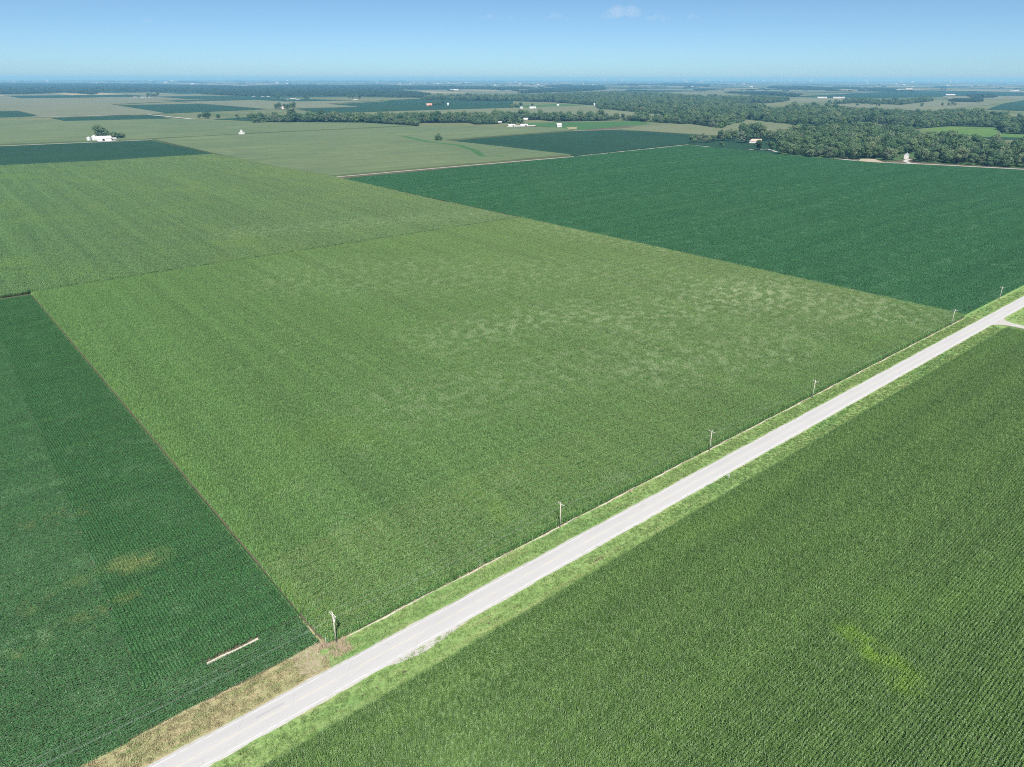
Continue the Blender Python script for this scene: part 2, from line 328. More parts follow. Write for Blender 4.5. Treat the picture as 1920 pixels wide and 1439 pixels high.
def corn_piece(L, rows, dx, leaf, nl, H0=2.35, big=1.0):
    """a stretch of corn rows: arching leaves on stalks, tassels on top"""
    b = MB()
    for r in range(rows):
        y0 = (r - (rows - 1) / 2) * .76; x = -L / 2 + dx * .5; ev = None
        while x < L / 2:
            if RNG.random() < .3 or ev is None: ev = RNG.uniform(.84, 1.12)
            h = H0 * RNG.uniform(.94, 1.05) * ev; px = x + RNG.uniform(-.25, .25) * dx; py = y0 + RNG.uniform(-.07, .07)
            lx, ly = RNG.uniform(-.12, .12), RNG.uniform(-.12, .12)
            b.add([(px - .03, py, 0), (px + .03, py, 0), (px + lx, py + ly, h)], [(0, 1, 2)])
            az = RNG.uniform(-.7, .7) + math.pi / 2
            for k in range(nl):
                q = (k + .5) / nl; z = h * (.16 + .81 * q); az += math.pi + RNG.uniform(-.5, .5)
                l = leaf * RNG.uniform(.8, 1.15) * (1 - .3 * abs(q - .45)); c, s = math.cos(az), math.sin(az); wd = .055 * big * RNG.uniform(.8, 1.2)
                bx, by = px + lx * z / h, py + ly * z / h; up = RNG.uniform(.22, .42) * l
                p0 = (bx, by, z); p1 = (bx + c * l * .45, by + s * l * .45, z + up); p2 = (bx + c * l, by + s * l, z + up * RNG.uniform(-.9, .35))
                n_ = (-s * wd, c * wd)
                b.add([(p0[0] - n_[0] * .5, p0[1] - n_[1] * .5, p0[2]), (p0[0] + n_[0] * .5, p0[1] + n_[1] * .5, p0[2]), (p1[0] + n_[0], p1[1] + n_[1], p1[2] - .02), (p1[0] - n_[0], p1[1] - n_[1], p1[2]), p2], [(0, 1, 2, 3), (3, 2, 4)])
            tx, ty = px + lx, py + ly
            for k in range(3):
                a = RNG.uniform(0, 6.28); e = RNG.uniform(.05, .16)
                b.add([(tx - .012 * big, ty, h - .05), (tx + .012 * big, ty, h - .05), (tx + math.cos(a) * e, ty + math.sin(a) * e, h + RNG.uniform(.2, .36))], [(0, 1, 2)], 1)
            x += dx
    return b
def soy_piece(L, rows, dx, leaf, nl, H0=.92, wid=.31):
    b = MB()
    for r in range(rows):
        y0 = (r - (rows - 1) / 2) * .76; x = -L / 2 + dx / 2
        while x < L / 2:
            hh = H0 * RNG.uniform(.85, 1.1); ww = wid * RNG.uniform(.85, 1.1)
            for k in range(nl):
                a = RNG.uniform(0.05, math.pi - .05); rr = RNG.uniform(.75, 1.); s = leaf * RNG.uniform(.75, 1.25)
                c = Vector((x + RNG.uniform(-.6, .6) * dx, y0 + math.cos(a) * ww * rr, max(.12, math.sin(a) * hh * rr)))
                nr = Vector((RNG.uniform(-.5, .5), math.cos(a) * .55 + RNG.uniform(-.4, .4), .75)).normalized()
                u = nr.cross(Vector((math.cos(k * 2.4), math.sin(k * 2.4), .1))).normalized(); v = nr.cross(u)
                b.add([c - u * s, c - v * s * .6, c + u * s, c + v * s * .6], [(0, 1, 2, 3)])
            x += dx
    return b
def rows_in(poly, along, pitch, L, jitter=0.):
    """rows of crop inside a polygon given in (s,t); along = 's' or 't'. Returns centre (s,t) and length of each stretch of row"""
    P = np.array([(p if along == 's' else (p[1], p[0])) for p in poly], float); lo, hi = P[:, 1].min(), P[:, 1].max(); outp = []
    y = lo + pitch / 2
    while y < hi:
        xs = []
        for i in range(len(P)):
            a, c = P[i], P[(i + 1) % len(P)]
            if (a[1] <= y) != (c[1] <= y): xs.append(a[0] + (y - a[1]) / (c[1] - a[1]) * (c[0] - a[0]))
        xs.sort()
        for x0, x1 in zip(xs[::2], xs[1::2]):
            x0 += random.uniform(-jitter, jitter); x1 += random.uniform(-jitter, jitter)
            k = max(1, round((x1 - x0) / L)); l = (x1 - x0) / k
            for i in range(k): outp.append((x0 + (i + .5) * l, y, l))
        y += pitch
    A = np.array(outp) if outp else np.zeros((0, 3))
    if along == 't' and len(A): A[:, [0, 1]] = A[:, [1, 0]]
    return A
def crop(name, coll, blocks, L, pitch, mk, z=0., jit=.3, **k):
    Ps, rz, S = [], [], []
    for blk in blocks:
        poly, along = blk[0], blk[1]; full = blk[2] if len(blk) > 2 else 1.; sh = blk[3] if len(blk) > 3 else 0.
        A = rows_in(poly, along, pitch, L, jit)
        if not len(A): continue
        A[:, 0] += sh * (A[:, 1] + 7)              # rows that lean a little follow their field edge
        xy = O2 + A[:, :1] * DS + A[:, 1:2] * DT; P = np.c_[xy, np.full(len(A), z)]
        keep = in_view(P); P, A = P[keep], A[keep]
        Ps.append(P); base = A2 if along == 's' else A2 - math.pi / 2 + math.atan(sh)
        rz.append(base + np.where(np.random.rand(len(A)) < .5, 0, math.pi)); hs = np.random.uniform(.94, 1.05, len(A)) ; S.append(np.c_[A[:, 2] / L, np.full(len(A), full), hs])
    o = scatter(name, coll, np.concatenate(Ps), np.concatenate(rz), np.concatenate(S)); print(name, len(o.data.vertices)); return tag(o, **k)

# ------------------------------------------------------------------ ground
FAR = 78000
g_ = sheet('ground', [(-FAR, -3000), (FAR, -3000), (FAR, FAR), (-FAR, FAR)], -.06, M['ground']); tag(g_, kind='structure')
def stpoly(pts): return [W(*p) for p in pts]
def pxpoly(pts): return [G(*p) for p in pts]

# bare soil under the crops in front
soil = sheet('field_soil', stpoly([(-900, -1500), (1400, -1500), (1400, 420), (-900, 420)]), -.02, M['soil']); tag(soil, kind='structure')

# ------------------------------------------------------------------ road, shoulders, verges (cross-section swept along the road)
def strip(name, prof, s0, s1, mat, step=4., parent=None, wob=0., zn=0.):
    """prof: list of (t,z); swept along s; outer edges wobble by wob"""
    ns = max(2, int((s1 - s0) / step)); b = MB(); k = len(prof); vs = []; fs = []; rr = random.Random(hash(name) % 1000 if False else len(name) * 7 + int(s0))
    ph = [rr.uniform(0, 6.28) for _ in range(8)]
    for i in range(ns + 1):
        s = s0 + (s1 - s0) * i / ns
        for j, (t, z) in enumerate(prof):
            e = 1 if j == k - 1 else -1 if j == 0 else 0
            dt = e * wob * (math.sin(s * .23 + ph[j % 8]) + .6 * math.sin(s * .71 + ph[(j + 3) % 8]) + .5 * rr.uniform(-1, 1)) if e else 0
            vs.append(W(s, t + dt, z + (rr.uniform(-zn, zn) if e == 0 else 0)))
    for i in range(ns):
        for j in range(k - 1): a = i * k + j; fs.append((a, a + 1, a + k + 1, a + k))
    b.add(vs, fs); o = b.build(name, mat, parent)
    if sum(p.normal.z for p in o.data.polygons) < 0: o.data.flip_normals()
    return o
S0, S1 = -330, 1500
RZ = .34
road = strip('road', [(.0, RZ - .05), (.35, RZ), (3.5, RZ + .06), (6.65, RZ), (7.0, RZ - .05)], S0, S1, M['road'], 2.5, wob=.05); tag(road, kind='structure')
def line_strip(name, t0, t1, mat, dash=None):
    zt = lambda t: RZ + .06 * (1 - abs(t - 3.5) / 3.15) + .006
    strip(name, [(t0, zt(t0)), (t1, zt(t1))], S0, S1, mat, 10., road)
line_strip('edge_line', .42, .54, M['white_paint']); line_strip('edge_line', 6.46, 6.58, M['white_paint'])
line_strip('center_line', 3.32, 3.42, M['yellow_paint']); line_strip('center_line', 3.58, 3.68, M['yellow_paint'])
sh1 = strip('gravel_shoulder', [(-.45, .24), (-.1, .30), (.15, .275)], S0, S1, M['gravel'], 1.5, wob=.12); tag(sh1, kind='structure')
sh2 = strip('gravel_shoulder', [(6.85, .275), (7.1, .30), (7.4, .24)], S0, S1, M['gravel'], 1.5, wob=.1); tag(sh2, kind='structure')
v1 = strip('grass_verge', [(-7.05, .10), (-5.2, .04), (-3.6, .03), (-2.2, .10), (-.5, .235), (.05, .24)], -143, 1500, M['verge'], 1.2, wob=.25, zn=.05); tag(v1, kind='structure')
v2 = strip('grass_verge', [(-9.2, .06), (-6, .05), (-3.6, .03), (-2.2, .10), (-.5, .235), (.05, .24)], S0, -143, M['verge_dry'], 1.2, wob=.3, zn=.05); tag(v2, kind='structure')
v3 = strip('grass_verge', [(6.95, .24), (7.5, .235), (9.2, .1), (11, .0), (13, .07), (15.2, .10)], S0, 247, M['verge'], 1.2, wob=.4, zn=.05); tag(v3, kind='structure')
v4 = strip('grass_verge', [(6.95, .24), (7.5, .235), (9.2, .1), (13, .02), (16, .1), (26, .12)], 262, S1, M['verge'], 1.5, wob=.4, zn=.05); tag(v4, kind='structure')
v5 = strip('grass_verge', [(-10.5, .03), (-8.5, .06), (-6.6, .09)], 250, S1, M['verge'], 1.5, wob=.3, zn=.03); tag(v5, kind='structure')
d1 = strip('bare_soil_strip', [(-7.3, .03), (-7.05, .13), (-6.8, .135)], -139, 250, M['pale_soil'], .5, wob=.2); tag(d1, kind='structure')
# farm entrance: gravel pull-off, mown tan patch and side road
po = sheet('gravel_pull_off', stpoly([(-134, 7.0), (-130, 8.4), (-124, 9.3), (-119, 8.8), (-113, 7.9), (-108, 7.0)]), .262, M['gravel']); tag(po, kind='structure')
ent = sheet('field_entrance', stpoly([(-150, -9.1), (-147.5, -7.6), (-150, -6.2), (-148, -4.4), (-149.5, -3), (-146, -1.2), (-143.5, -2.1), (-143.8, -3.6), (-142.6, -4.4), (-143.4, -6.5), (-141.5, -9.0)]), .265, M['entrance']); tag(ent, kind='structure')
side = sheet('side_road', stpoly([(241, 6.8), (246.5, 7.6), (250, 9.5), (252.2, 13), (253.2, 22), (253.5, 420), (258.8, 420), (258.6, 22), (259.4, 13), (261.5, 9.5), (265, 7.6), (271, 6.8)]), .29, M['gravel']); tag(side, kind='structure')
sv = sheet('grass_verge', stpoly([(246.5, 7.5), (246.5, 420), (265, 420), (265, 7.5)]), .09, M['verge']); tag(sv, kind='structure')

# ------------------------------------------------------------------ crops in front, row by row
CORN1 = proto_collection('corn_row', [corn_piece(6., 1, .2, .50, 9, big=1.35).mesh('corn_row', [M['corn_main'], M['tassel']]) for _ in range(8)])
def recolour(coll, name, m0, tas=True):
    out_ = []
    for o in coll.objects:
        me = o.data.copy(); me.materials.clear(); me.materials.append(m0)
        if tas: me.materials.append(M['tassel'])
        out_.append(me)
    return proto_collection(name, out_)
CORN2 = recolour(CORN1, 'corn_row_near', M['corn_near'])
CORN3 = proto_collection('corn_rows_back', [corn_piece(12., 4, .36, .80, 6, big=2.2).mesh('corn_rows_back', [M['corn_back'], M['tassel']]) for _ in range(6)])
SOY1 = proto_collection('soy_row', [soy_piece(6., 1, .2, .105, 18).mesh('soy_row', [M['soy_left']]) for _ in range(8)])
SOY3 = proto_collection('soy_rows_back', [soy_piece(14., 4, .36, .22, 11, wid=.36).mesh('soy_rows_back', [M['soy_back']]) for _ in range(6)])

crop('corn_crop', CORN1, [([(-140.6, -394), (-140.6, -45), (250.8, -45), (259.2, -394)], 't', 1., .0368), ([(-142.1, -45), (-140.6, -7.0), (250, -7.0), (249.4, -45)], 's')], 6., .76, None,
     label='square field of tasselled corn between the road and the dark bean fields', cat='corn field')
crop('corn_crop', CORN2, [([(-330, 15.2), (-330, 120), (246, 400), (246, 15.2)], 's')], 6., .76, None,
     label='dark green corn on the near side of the road, bottom right', cat='corn field')
crop('soybean_crop', SOY1, [([(-163.8, -392), (-177.5, -20.6), (-141.15, -20.6), (-141.15, -392)], 't', 1.4, .0368), ([(-420, -392), (-420, -20.6), (-178, -20.6), (-178, -392)], 's'),
     ([(-420, -19.2), (-420, -8.6), (-141.6, -9.0), (-141.9, -19.2)], 's'), ([(-200, -20.6), (-200, -19.2), (-164.6, -19.2), (-164.6, -20.6)], 's'), ([(-152.8, -20.6), (-152.8, -19.2), (-142, -19.2), (-142, -20.6)], 's'), ([(-420, -20.6), (-420, -19.2), (-200, -19.2), (-200, -20.6)], 's')], 6., .76, None,
     label='dark soybean field with a pale bare strip, lower left beside the road', cat='soybean field')
es = sheet('weedy_field_edge', stpoly([(-155.7, -392), (-142.1, -20), (-141.5, -9), (-140.9, -9), (-141.6, -20), (-155.1, -392)]), .03, M['verge_dry']); tag(es, kind='structure')
bs = sheet('grass_field_edge', stpoly([(-155, -397.4), (245, -398), (245, -393.4), (-155, -393.4)]), .03, M['verge']); tag(bs, kind='structure')
gap = strip('bare_strip', [(-20.35, .05), (-19.9, .06), (-19.45, .05)], -164.8, -152.6, M['pale_soil'], .35, wob=.16); tag(gap, kind='structure')
# wider fields behind: rows in groups of four
F1 = [ST(G(*p)) for p in [(-260, 332), (0, 313), (200, 303.5), (400, 291), (612, 331), (633, 336), (970, 411.5)]] + [(244.5, -397.2), (-154, -396.6), (-420, -393.5)]
crop('corn_crop', CORN3, [(F1, 't')], 12., 3.04, None, label='light green cornfield beyond the square field, upper left', cat='corn field', z=-.1, jit=1.)
F2 = [ST(G(*p)) for p in [(640, 336), (1079, 294.5), (1290, 272.5), (1330, 277), (1400, 283), (1460, 290.5), (1540, 297.5), (1640, 305.5), (1780, 312.5), (1930, 320), (2160, 330)]] + [(1050, -7.6), (252, -7.6), (250.5, -395)]
crop('soybean_crop', SOY3, [(F2, 's')], 14., 3.04, None, label='large dark green soybean field running back to the wood on the right', cat='soybean field', z=-.05, jit=1.)

# ------------------------------------------------------------------ fields in the middle distance, each with its own crop height
def field(name, pts, mat, hgt, label, cat):
    o = sheet(name, pxpoly(pts), hgt, mat, thick=hgt + .05); return tag(o, label, cat, kind='stuff')
field('soybean_crop', [(-160, 283), (0, 275), (283, 264), (398, 289.5), (200, 302.5), (-160, 322)], M['soyA'], .9, 'dark green bean field in front of the grain bins', 'soybean field')
field('corn_crop', [(288, 263.5), (453, 254), (767, 239), (900, 239), (1048, 241), (1075, 246), (960, 254.5), (832, 265), (960, 279.5), (1070, 292.5), (622, 332.5), (520, 316), (402, 290)], M['cornA'], 2.4, 'pale green cornfield with a curved grass waterway, behind the bean field edge', 'corn field')
field('soybean_crop', [(838, 266), (960, 255.3), (1085, 246.5), (1160, 244.8), (1338, 255.5), (1300, 262), (1290, 271), (1080, 293), (1072, 292.5), (960, 279)], M['soyB'], .9, 'dark bean field with a pointed left end, below the farm with white sheds', 'soybean field')
field('corn_crop', [(-160, 229), (0, 225.5), (120, 229), (330, 224), (480, 231), (700, 233), (770, 237.2), (480, 251), (453, 252.6), (285, 261.8), (0, 273), (-160, 281)], M['cornA'], 2.4, 'wide grey green cornfield behind the grain bins', 'corn field')
field('corn_crop', [(1150, 244), (1225, 237.5), (1290, 234), (1350, 242.5), (1398, 226), (1505, 238), (1450, 249.5), (1345, 256.5)], M['cornB'], 2.4, 'pale cornfield between the treeline and the farmhouse trees', 'corn field')
field('hay_field', [(985, 231), (1200, 227.5), (1222, 233), (1092, 244), (1058, 243), (1052, 239.5), (990, 237)], M['hay'], .4, 'bright green hay field behind the grey barn', 'hay field')
field('corn_crop', [(560, 222), (755, 209.5), (962, 203.5), (1110, 198.5), (1140, 207), (1240, 216.5), (1200, 224), (1000, 221), (900, 221), (700, 223)], M['cornB'], 2.4, 'pale field behind the long treeline', 'corn field')
field('soybean_crop', [(555, 204.6), (600, 213), (755, 208.5), (962, 202.5), (962, 190.5), (900, 190), (795, 185), (730, 188.5), (720, 191), (615, 196.5), (675, 201.3)], M['soyA'], .9, 'long dark bean field around the red roofed barn', 'soybean field')
field('corn_crop', [(376, 195.2), (335, 192), (478, 188.6), (537, 191.6), (720, 189.2), (612, 196), (672, 201), (553, 204.5), (500, 205.6)], M['cornC'], 2.4, 'tan field around the small house between four trees', 'corn field')
field('soybean_crop', [(300, 189.5), (480, 184), (660, 188.5), (537, 191), (478, 188), (335, 191.5)], M['soyA'], .9, 'thin dark bean field in front of the white farmstead among trees', 'soybean field')
field('soybean_crop', [(209, 197.8), (375, 195.5), (500, 205.5), (312, 213.5)], M['soyA'], .9, 'dark kite shaped bean field in the tan land, left', 'soybean field')
field('soybean_crop', [(77, 181.2), (155, 180), (170, 183), (92, 184.4)], M['soyA'], .9, 'small dark bean field far off on the left', 'soybean field')
field('soybean_crop', [(-160, 211), (32, 209), (72, 218.3), (0, 220.5), (-160, 224)], M['soyA'], .9, 'dark bean field cut by the left edge of the picture', 'soybean field')
field('soybean_crop', [(95, 221.8), (282, 216.3), (325, 223.8), (125, 228)], M['soyA'], .9, 'long dark bean field beside the gravel road, left', 'soybean field')
field('soybean_crop', [(400, 224.5), (480, 219.5), (600, 213.8), (655, 218), (600, 227), (480, 228)], M['soyA'], .9, 'dark bean field just behind the left part of the treeline', 'soybean field')
field('soybean_crop', [(962, 200.5), (1040, 196), (1110, 197.8), (1000, 201.5)], M['hay'], .9, 'green field at the foot of the middle wood', 'soybean field')
field('corn_crop', [(-160, 186), (150, 185), (330, 191), (209, 197), (312, 214), (280, 216), (60, 220), (72, 218), (32, 208.5), (-160, 209)], M['cornC'], 2.4, 'tan cornfields stretching behind the dark kite shaped field, left', 'corn field')
field('corn_crop', [(1362, 201.5), (1382, 194.8), (1435, 195), (1432, 201.5)], M['cornC'], 2.4, 'small pale clearing field in the wood', 'corn field')
field('meadow', [(1715, 245), (1780, 238), (1870, 240), (1870, 250), (1930, 254.5), (1930, 259), (1835, 257), (1795, 251)], M['meadow'], .5, 'bright yellow green meadow inside the wood, right', 'meadow')
field('soybean_crop', [(1835, 257.5), (1930, 259.5), (1930, 263), (1860, 262)], M['soyA'], .9, 'narrow dark bean field below the bright meadow', 'soybean field')
field('corn_crop', [(1555, 197), (1600, 195), (1690, 197.5), (1750, 190), (1850, 194), (1870, 196), (1780, 205), (1740, 211), (1690, 207), (1600, 203)], M['cornC'], 2.4, 'tan field behind the wood on the right', 'corn field')
field('soybean_crop', [(1850, 206), (1880, 195), (1930, 187), (1930, 209), (1870, 207)], M['soyA'], .9, 'dark green field at the right edge behind the wood', 'soybean field')
field('corn_crop', [(1460, 187.5), (1540, 185), (1600, 186.5), (1545, 192), (1470, 192)], M['cornC'], 2.4, 'tan field below the two long white barns', 'corn field')
field('soybean_crop', [(1480, 182), (1670, 172), (1800, 170.5), (1930, 174), (1930, 180), (1780, 182), (1600, 185.5)], M['soyB'], .9, 'broad dark field around the long white barns', 'soybean field')
field('corn_crop', [(1765, 181), (1930, 181), (1930, 186), (1780, 188)], M['cornC'], 2.4, 'thin tan field on the far right', 'corn field')
# grass strips and tracks
def track(name, pts, wd, mat, z, kind='structure'):
    P = [G(*p) for p in pts]; b = MB(); vs = []
    for i, p in enumerate(P):
        d = (P[min(i + 1, len(P) - 1)] - P[max(i - 1, 0)]).normalized(); q = Vector((-d.y, d.x, 0)) * wd / 2
        vs += [(p.x + q.x, p.y + q.y, z), (p.x - q.x, p.y - q.y, z)]
    b.add(vs, [(2 * i, 2 * i + 1, 2 * i + 3, 2 * i + 2) for i in range(len(P) - 1)]); o = b.build(name, mat)
    if o.data.polygons[0].normal.z < 0: o.data.flip_normals()
    return tag(o, kind=kind)
track('grass_track', [(616, 333.5), (850, 313), (1078, 294)], 4, M['gravel'], .12)
track('grass_track', [(1081, 293.7), (1290, 271.8), (1330, 276)], 5, M['gravel'], .13)
track('farm_road', [(1040, 246.8), (1150, 244.2), (1340, 255.8), (1400, 262)], 6, M['gravel'], .9)
track('ditch', [(-160, 282), (0, 274), (285, 262.6), (453, 253.3), (770, 238)], 9, M['wood_floor'], .14)
track('farm_road', [(-160, 283), (0, 275.2), (285, 263.4)], 6, M['gravel'], .95)
track('farm_road', [(60, 221), (275, 215.8), (360, 224.5)], 14, M['gravel'], 1.6)
track('grass_waterway', [(725, 254), (745, 251.5), (800, 250)], 10, M['hay'], 2.44)
track('grass_waterway', [(757, 258), (800, 268), (860, 275), (890, 285), (905, 296), (945, 295.5)], 14, M['hay'], 2.44)
track('farm_lane', [(1536, 294.5), (1580, 299), (1625, 304.5), (1690, 306.5), (1760, 309.5), (1920, 318), (2100, 327)], 7, M['gravel'], .14)
track('driveway', [(1713, 299), (1701, 300), (1697, 303), (1706, 306.5), (1730, 308.3)], 7, M['gravel'], .16)
yard = sheet('gravel_yard', pxpoly([(1608, 304), (1615, 297.5), (1640, 299), (1662, 306.5), (1645, 308)]), .2, M['dirt']); tag(yard, kind='structure')
yard = sheet('gravel_yard', pxpoly([(184, 266.8), (186, 263.5), (222, 261.5), (227, 264), (205, 266.4)]), 1.0, M['gravel']); tag(yard, kind='structure')
yard = sheet('gravel_yard', pxpoly([(950, 240), (955, 237), (1005, 236.5), (1003, 239)]), 2.5, M['gravel']); tag(yard, kind='structure')
yard = sheet('dry_patch', pxpoly([(1062, 239.5), (1082, 238.5), (1081, 243), (1066, 243)]), .5, M['grain']); tag(yard, kind='structure')
track('farm_road', [(1405, 281.5), (1440, 280.5), (1456, 285.5)], 6, M['gravel'], .5)

lawn = sheet('lawn', pxpoly([(1284, 268.5), (1300, 263), (1345, 257.5), (1450, 250), (1475, 270), (1480, 291), (1456, 289.5), (1400, 282), (1330, 276.3), (1292, 271.5)]), .05, M['soyA']); tag(lawn, kind='structure')  # dark bean green round the farmhouse, with tree shading put into its colour
# patchwork of the far plain, laid on the section grid
rr = random.Random(5); mats = ['cornB', 'cornC', 'soyB', 'cornC', 'soyA', 'cornB', 'cornC', 'grain']
far = MB(); fm = [M[k] for k in ('cornB', 'cornC', 'soyB', 'grain', 'soyA')]
for i in range(-40, 60):
    for j in range(-60, 30):
        s0, t0 = i * 805., j * 805.; c = W(s0 + 400, t0 + 400); d = c.length
        if c.y < 2000: continue
        x, y, zc = pix([c]); x, y = x[0], y[0]
        if x < -500 or x > 2420: continue
        if d < 9500:
            if y > (184 if x < 700 else 176): continue
            for k in range(2):
                a, b = s0 + 402 * k + 8, s0 + 402 * (k + 1) - 4
                sheet('field_patch', stpoly([(a, t0 + 8), (b, t0 + 8), (b, t0 + 797), (a, t0 + 797)]), .35, M[rr.choice(mats)], g_)
        elif d < 36000:
            a, b = (s0, s0 + 805) if rr.random() < .5 else (s0, s0 + 400)
            far.add([W(a + 8, t0 + 8, .35), W(b, t0 + 8, .35), W(b, t0 + 797, .35), W(a + 8, t0 + 797, .35)], [(0, 1, 2, 3)], rr.choice([0, 1, 1, 2, 3, 4, 2]))
fp = far.build('field_patch', fm, g_); fp['kind'] = 'stuff'
if fp.data.polygons[0].normal.z < 0: fp.data.flip_normals()

# ------------------------------------------------------------------ trees
def crown_mesh(seed, rx, hz, base, nb, nf, fs, mat, flat=1.):
    """foliage: clumps of leaf-sized faces on a dozen lobes"""
    r = random.Random(seed); b = MB(); lobes = []
    for k in range(nb):
        a = r.uniform(0, 6.28); q = math.sqrt(r.random()) * .62; zz = r.uniform(.15, .95)
        wd = math.sin(math.pi * min(1, zz * .8 + .18)) ** .6
        lobes.append((Vector((math.cos(a) * rx * q * wd, math.sin(a) * rx * q * wd, base + zz * (hz - base) * .86)), rx * r.uniform(.32, .52)))
    for k in range(nf):
        c, rad = r.choice(lobes); d = Vector((r.gauss(0, 1), r.gauss(0, 1), r.gauss(.25, 1))).normalized()
        p = c + Vector((d.x * rad, d.y * rad, d.z * rad * .8 * flat)) * r.uniform(.72, 1.08)
        nr = (d + Vector((r.uniform(-.25, .25), r.uniform(-.25, .25), r.uniform(-.15, .35)))).normalized()
        u = nr.cross(Vector((r.uniform(-1, 1), r.uniform(-1, 1), r.uniform(-1, 1)))).normalized(); v = nr.cross(u); s = fs * r.uniform(.6, 1.25)
        b.add([p - u * s, p - v * s * .75 + nr * s * .2, p + u * s, p + v * s * .75 - nr * s * .2], [(0, 1, 2, 3)])
    return b.mesh('crown', [mat])
def trunk_mesh(seed, hz, base, r0):
    r = random.Random(seed); b = MB(); b.tube([(0, 0, -.3), (.1, .05, base), (r.uniform(-.3, .3), r.uniform(-.3, .3), hz * .7)], [r0, r0 * .75, r0 * .25], 7)
    for k in range(5):
        a = k * 1.26 + r.uniform(-.3, .3); z = base + (hz - base) * r.uniform(.0, .35); l = hz * r.uniform(.18, .3)
        b.tube([(.05, .05, z), (math.cos(a) * l * .6, math.sin(a) * l * .6, z + l * .6), (math.cos(a) * l, math.sin(a) * l, z + l * 1.1)], [r0 * .4, r0 * .25, r0 * .08], 5)
    return b.mesh('trunk', [M['bark']])
KINDS = []
for k in range(9):
    hz = [17, 20, 15, 22, 18, 13, 19, 16, 21][k]; rx = [9., 9.8, 9.4, 10.4, 7.8, 7.6, 8.4, 9.8, 8.6][k]; base = [2.6, 3.5, 1.8, 4, 3, 1.5, 3, 2, 4][k]
    KINDS.append((crown_mesh(100 + k, rx, hz, base, 13, 950, .88, M['leaf']), trunk_mesh(200 + k, hz, base, .38)))
BRIGHT = crown_mesh(150, 6.5, 15, 2, 13, 560, .8, M['leaf_bright']); GREY = crown_mesh(151, 8, 17, 1.5, 15, 640, .8, M['leaf_grey'])
BUSH = (crown_mesh(160, 3.4, 5., .2, 9, 260, .55, M['leaf']), trunk_mesh(161, 4, .5, .12))
def tree(name, p, label, group=None, kind=0, sc=1., rz=None, crown=None, z=0.):
    o = empty(name, (p[0], p[1], z), random.uniform(0, 6.28) if rz is None else rz, label=label, cat='bush' if 'bush' in name else 'tree', group=group)
    cm, tm = KINDS[kind] if kind >= 0 else BUSH
    c = link(bpy.data.objects.new('crown', crown or cm), o); link(bpy.data.objects.new('trunk', tm), o)
    o.scale = (sc * random.uniform(.92, 1.08), sc * random.uniform(.92, 1.08), sc * random.uniform(.95, 1.06)); return o
def inside(poly, P):
    poly = np.asarray([(p[0], p[1]) for p in poly]); r = np.zeros(len(P), bool); x, y = P[:, 0], P[:, 1]
    for i in range(len(poly)):
        (x0, y0), (x1, y1) = poly[i - 1], poly[i]
        if y0 == y1: continue
        c = ((y0 > y) != (y1 > y)) & (x < (x1 - x0) * (y - y0) / (y1 - y0) + x0); r ^= c
    return r
def fill(poly, sp):
    q = np.asarray([(p[0], p[1]) for p in poly]); lo, hi = q.min(0), q.max(0)
    X, Y = np.meshgrid(np.arange(lo[0], hi[0], sp), np.arange(lo[1], hi[1], sp)); P = np.c_[X.ravel(), Y.ravel()] + np.random.uniform(-.42, .42, (X.size, 2)) * sp
    return P[inside(poly, P)]
WOODS = {   # footprint of each wood on the ground
 'front': [(1462, 291), (1540, 297), (1600, 299), (1640, 298), (1662, 303), (1690, 301), (1694, 297), (1712, 297), (1716, 304), (1775, 308), (1920, 316), (2100, 326), (2100, 286), (1930, 281), (1850, 279.5), (1800, 274), (1735, 268), (1700, 256), (1620, 247), (1560, 250), (1510, 255), (1475, 262), (1452, 270), (1472, 279)],
 'back': [(1398, 226), (1500, 237.5), (1545, 237), (1620, 229), (1720, 242), (1780, 237), (1868, 239), (1880, 251), (2100, 258), (2100, 238), (1895, 230), (1830, 217), (1785, 216), (1745, 222.5), (1690, 219), (1600, 214.5), (1530, 206.5), (1475, 205), (1475, 209), (1430, 214), (1380, 222)],
 'middle': [(790, 187), (800, 184.5), (960, 184), (1000, 182), (1140, 177), (1250, 180), (1300, 186), (1440, 186.5), (1480, 190), (1440, 194), (1382, 194), (1362, 201), (1300, 207), (1290, 213), (1242, 216), (1200, 212), (1121, 205.5), (1115, 198), (1040, 192.5), (960, 190), (900, 189.5)],
 'link': [(1210, 229), (1310, 234.5), (1355, 243), (1362, 235), (1392, 232), (1398, 225), (1380, 222), (1430, 213), (1436, 203), (1362, 203), (1300, 209), (1295, 219), (1250, 225)],
 'line_a': [(475, 232.3), (560, 229.3), (680, 230), (740, 234), (784, 237), (787, 231), (880, 230.5), (890, 234), (925, 233.5), (962, 229), (962, 226.2), (700, 227), (600, 227.3), (478, 229.6)],
 'line_b': [(960, 226), (1010, 225.2), (1042, 228.5), (1110, 227.5), (1160, 226), (1212, 229), (1212, 226.2), (1100, 225), (1040, 225.8), (1000, 223), (960, 223.4)],
 'barn_wood': [(1545, 195.5), (1600, 195), (1690, 198), (1750, 190.5), (1740, 189), (1690, 194.5), (1600, 192.5)],
}
woods = {k: pxpoly(v) for k, v in WOODS.items()}
for k, v in woods.items():
    f_ = sheet('woodland_floor', v, .3 if k in ('front',) else 2.5, M['wood_floor']); tag(f_, kind='structure')
near_pts = []; wood_pts = []
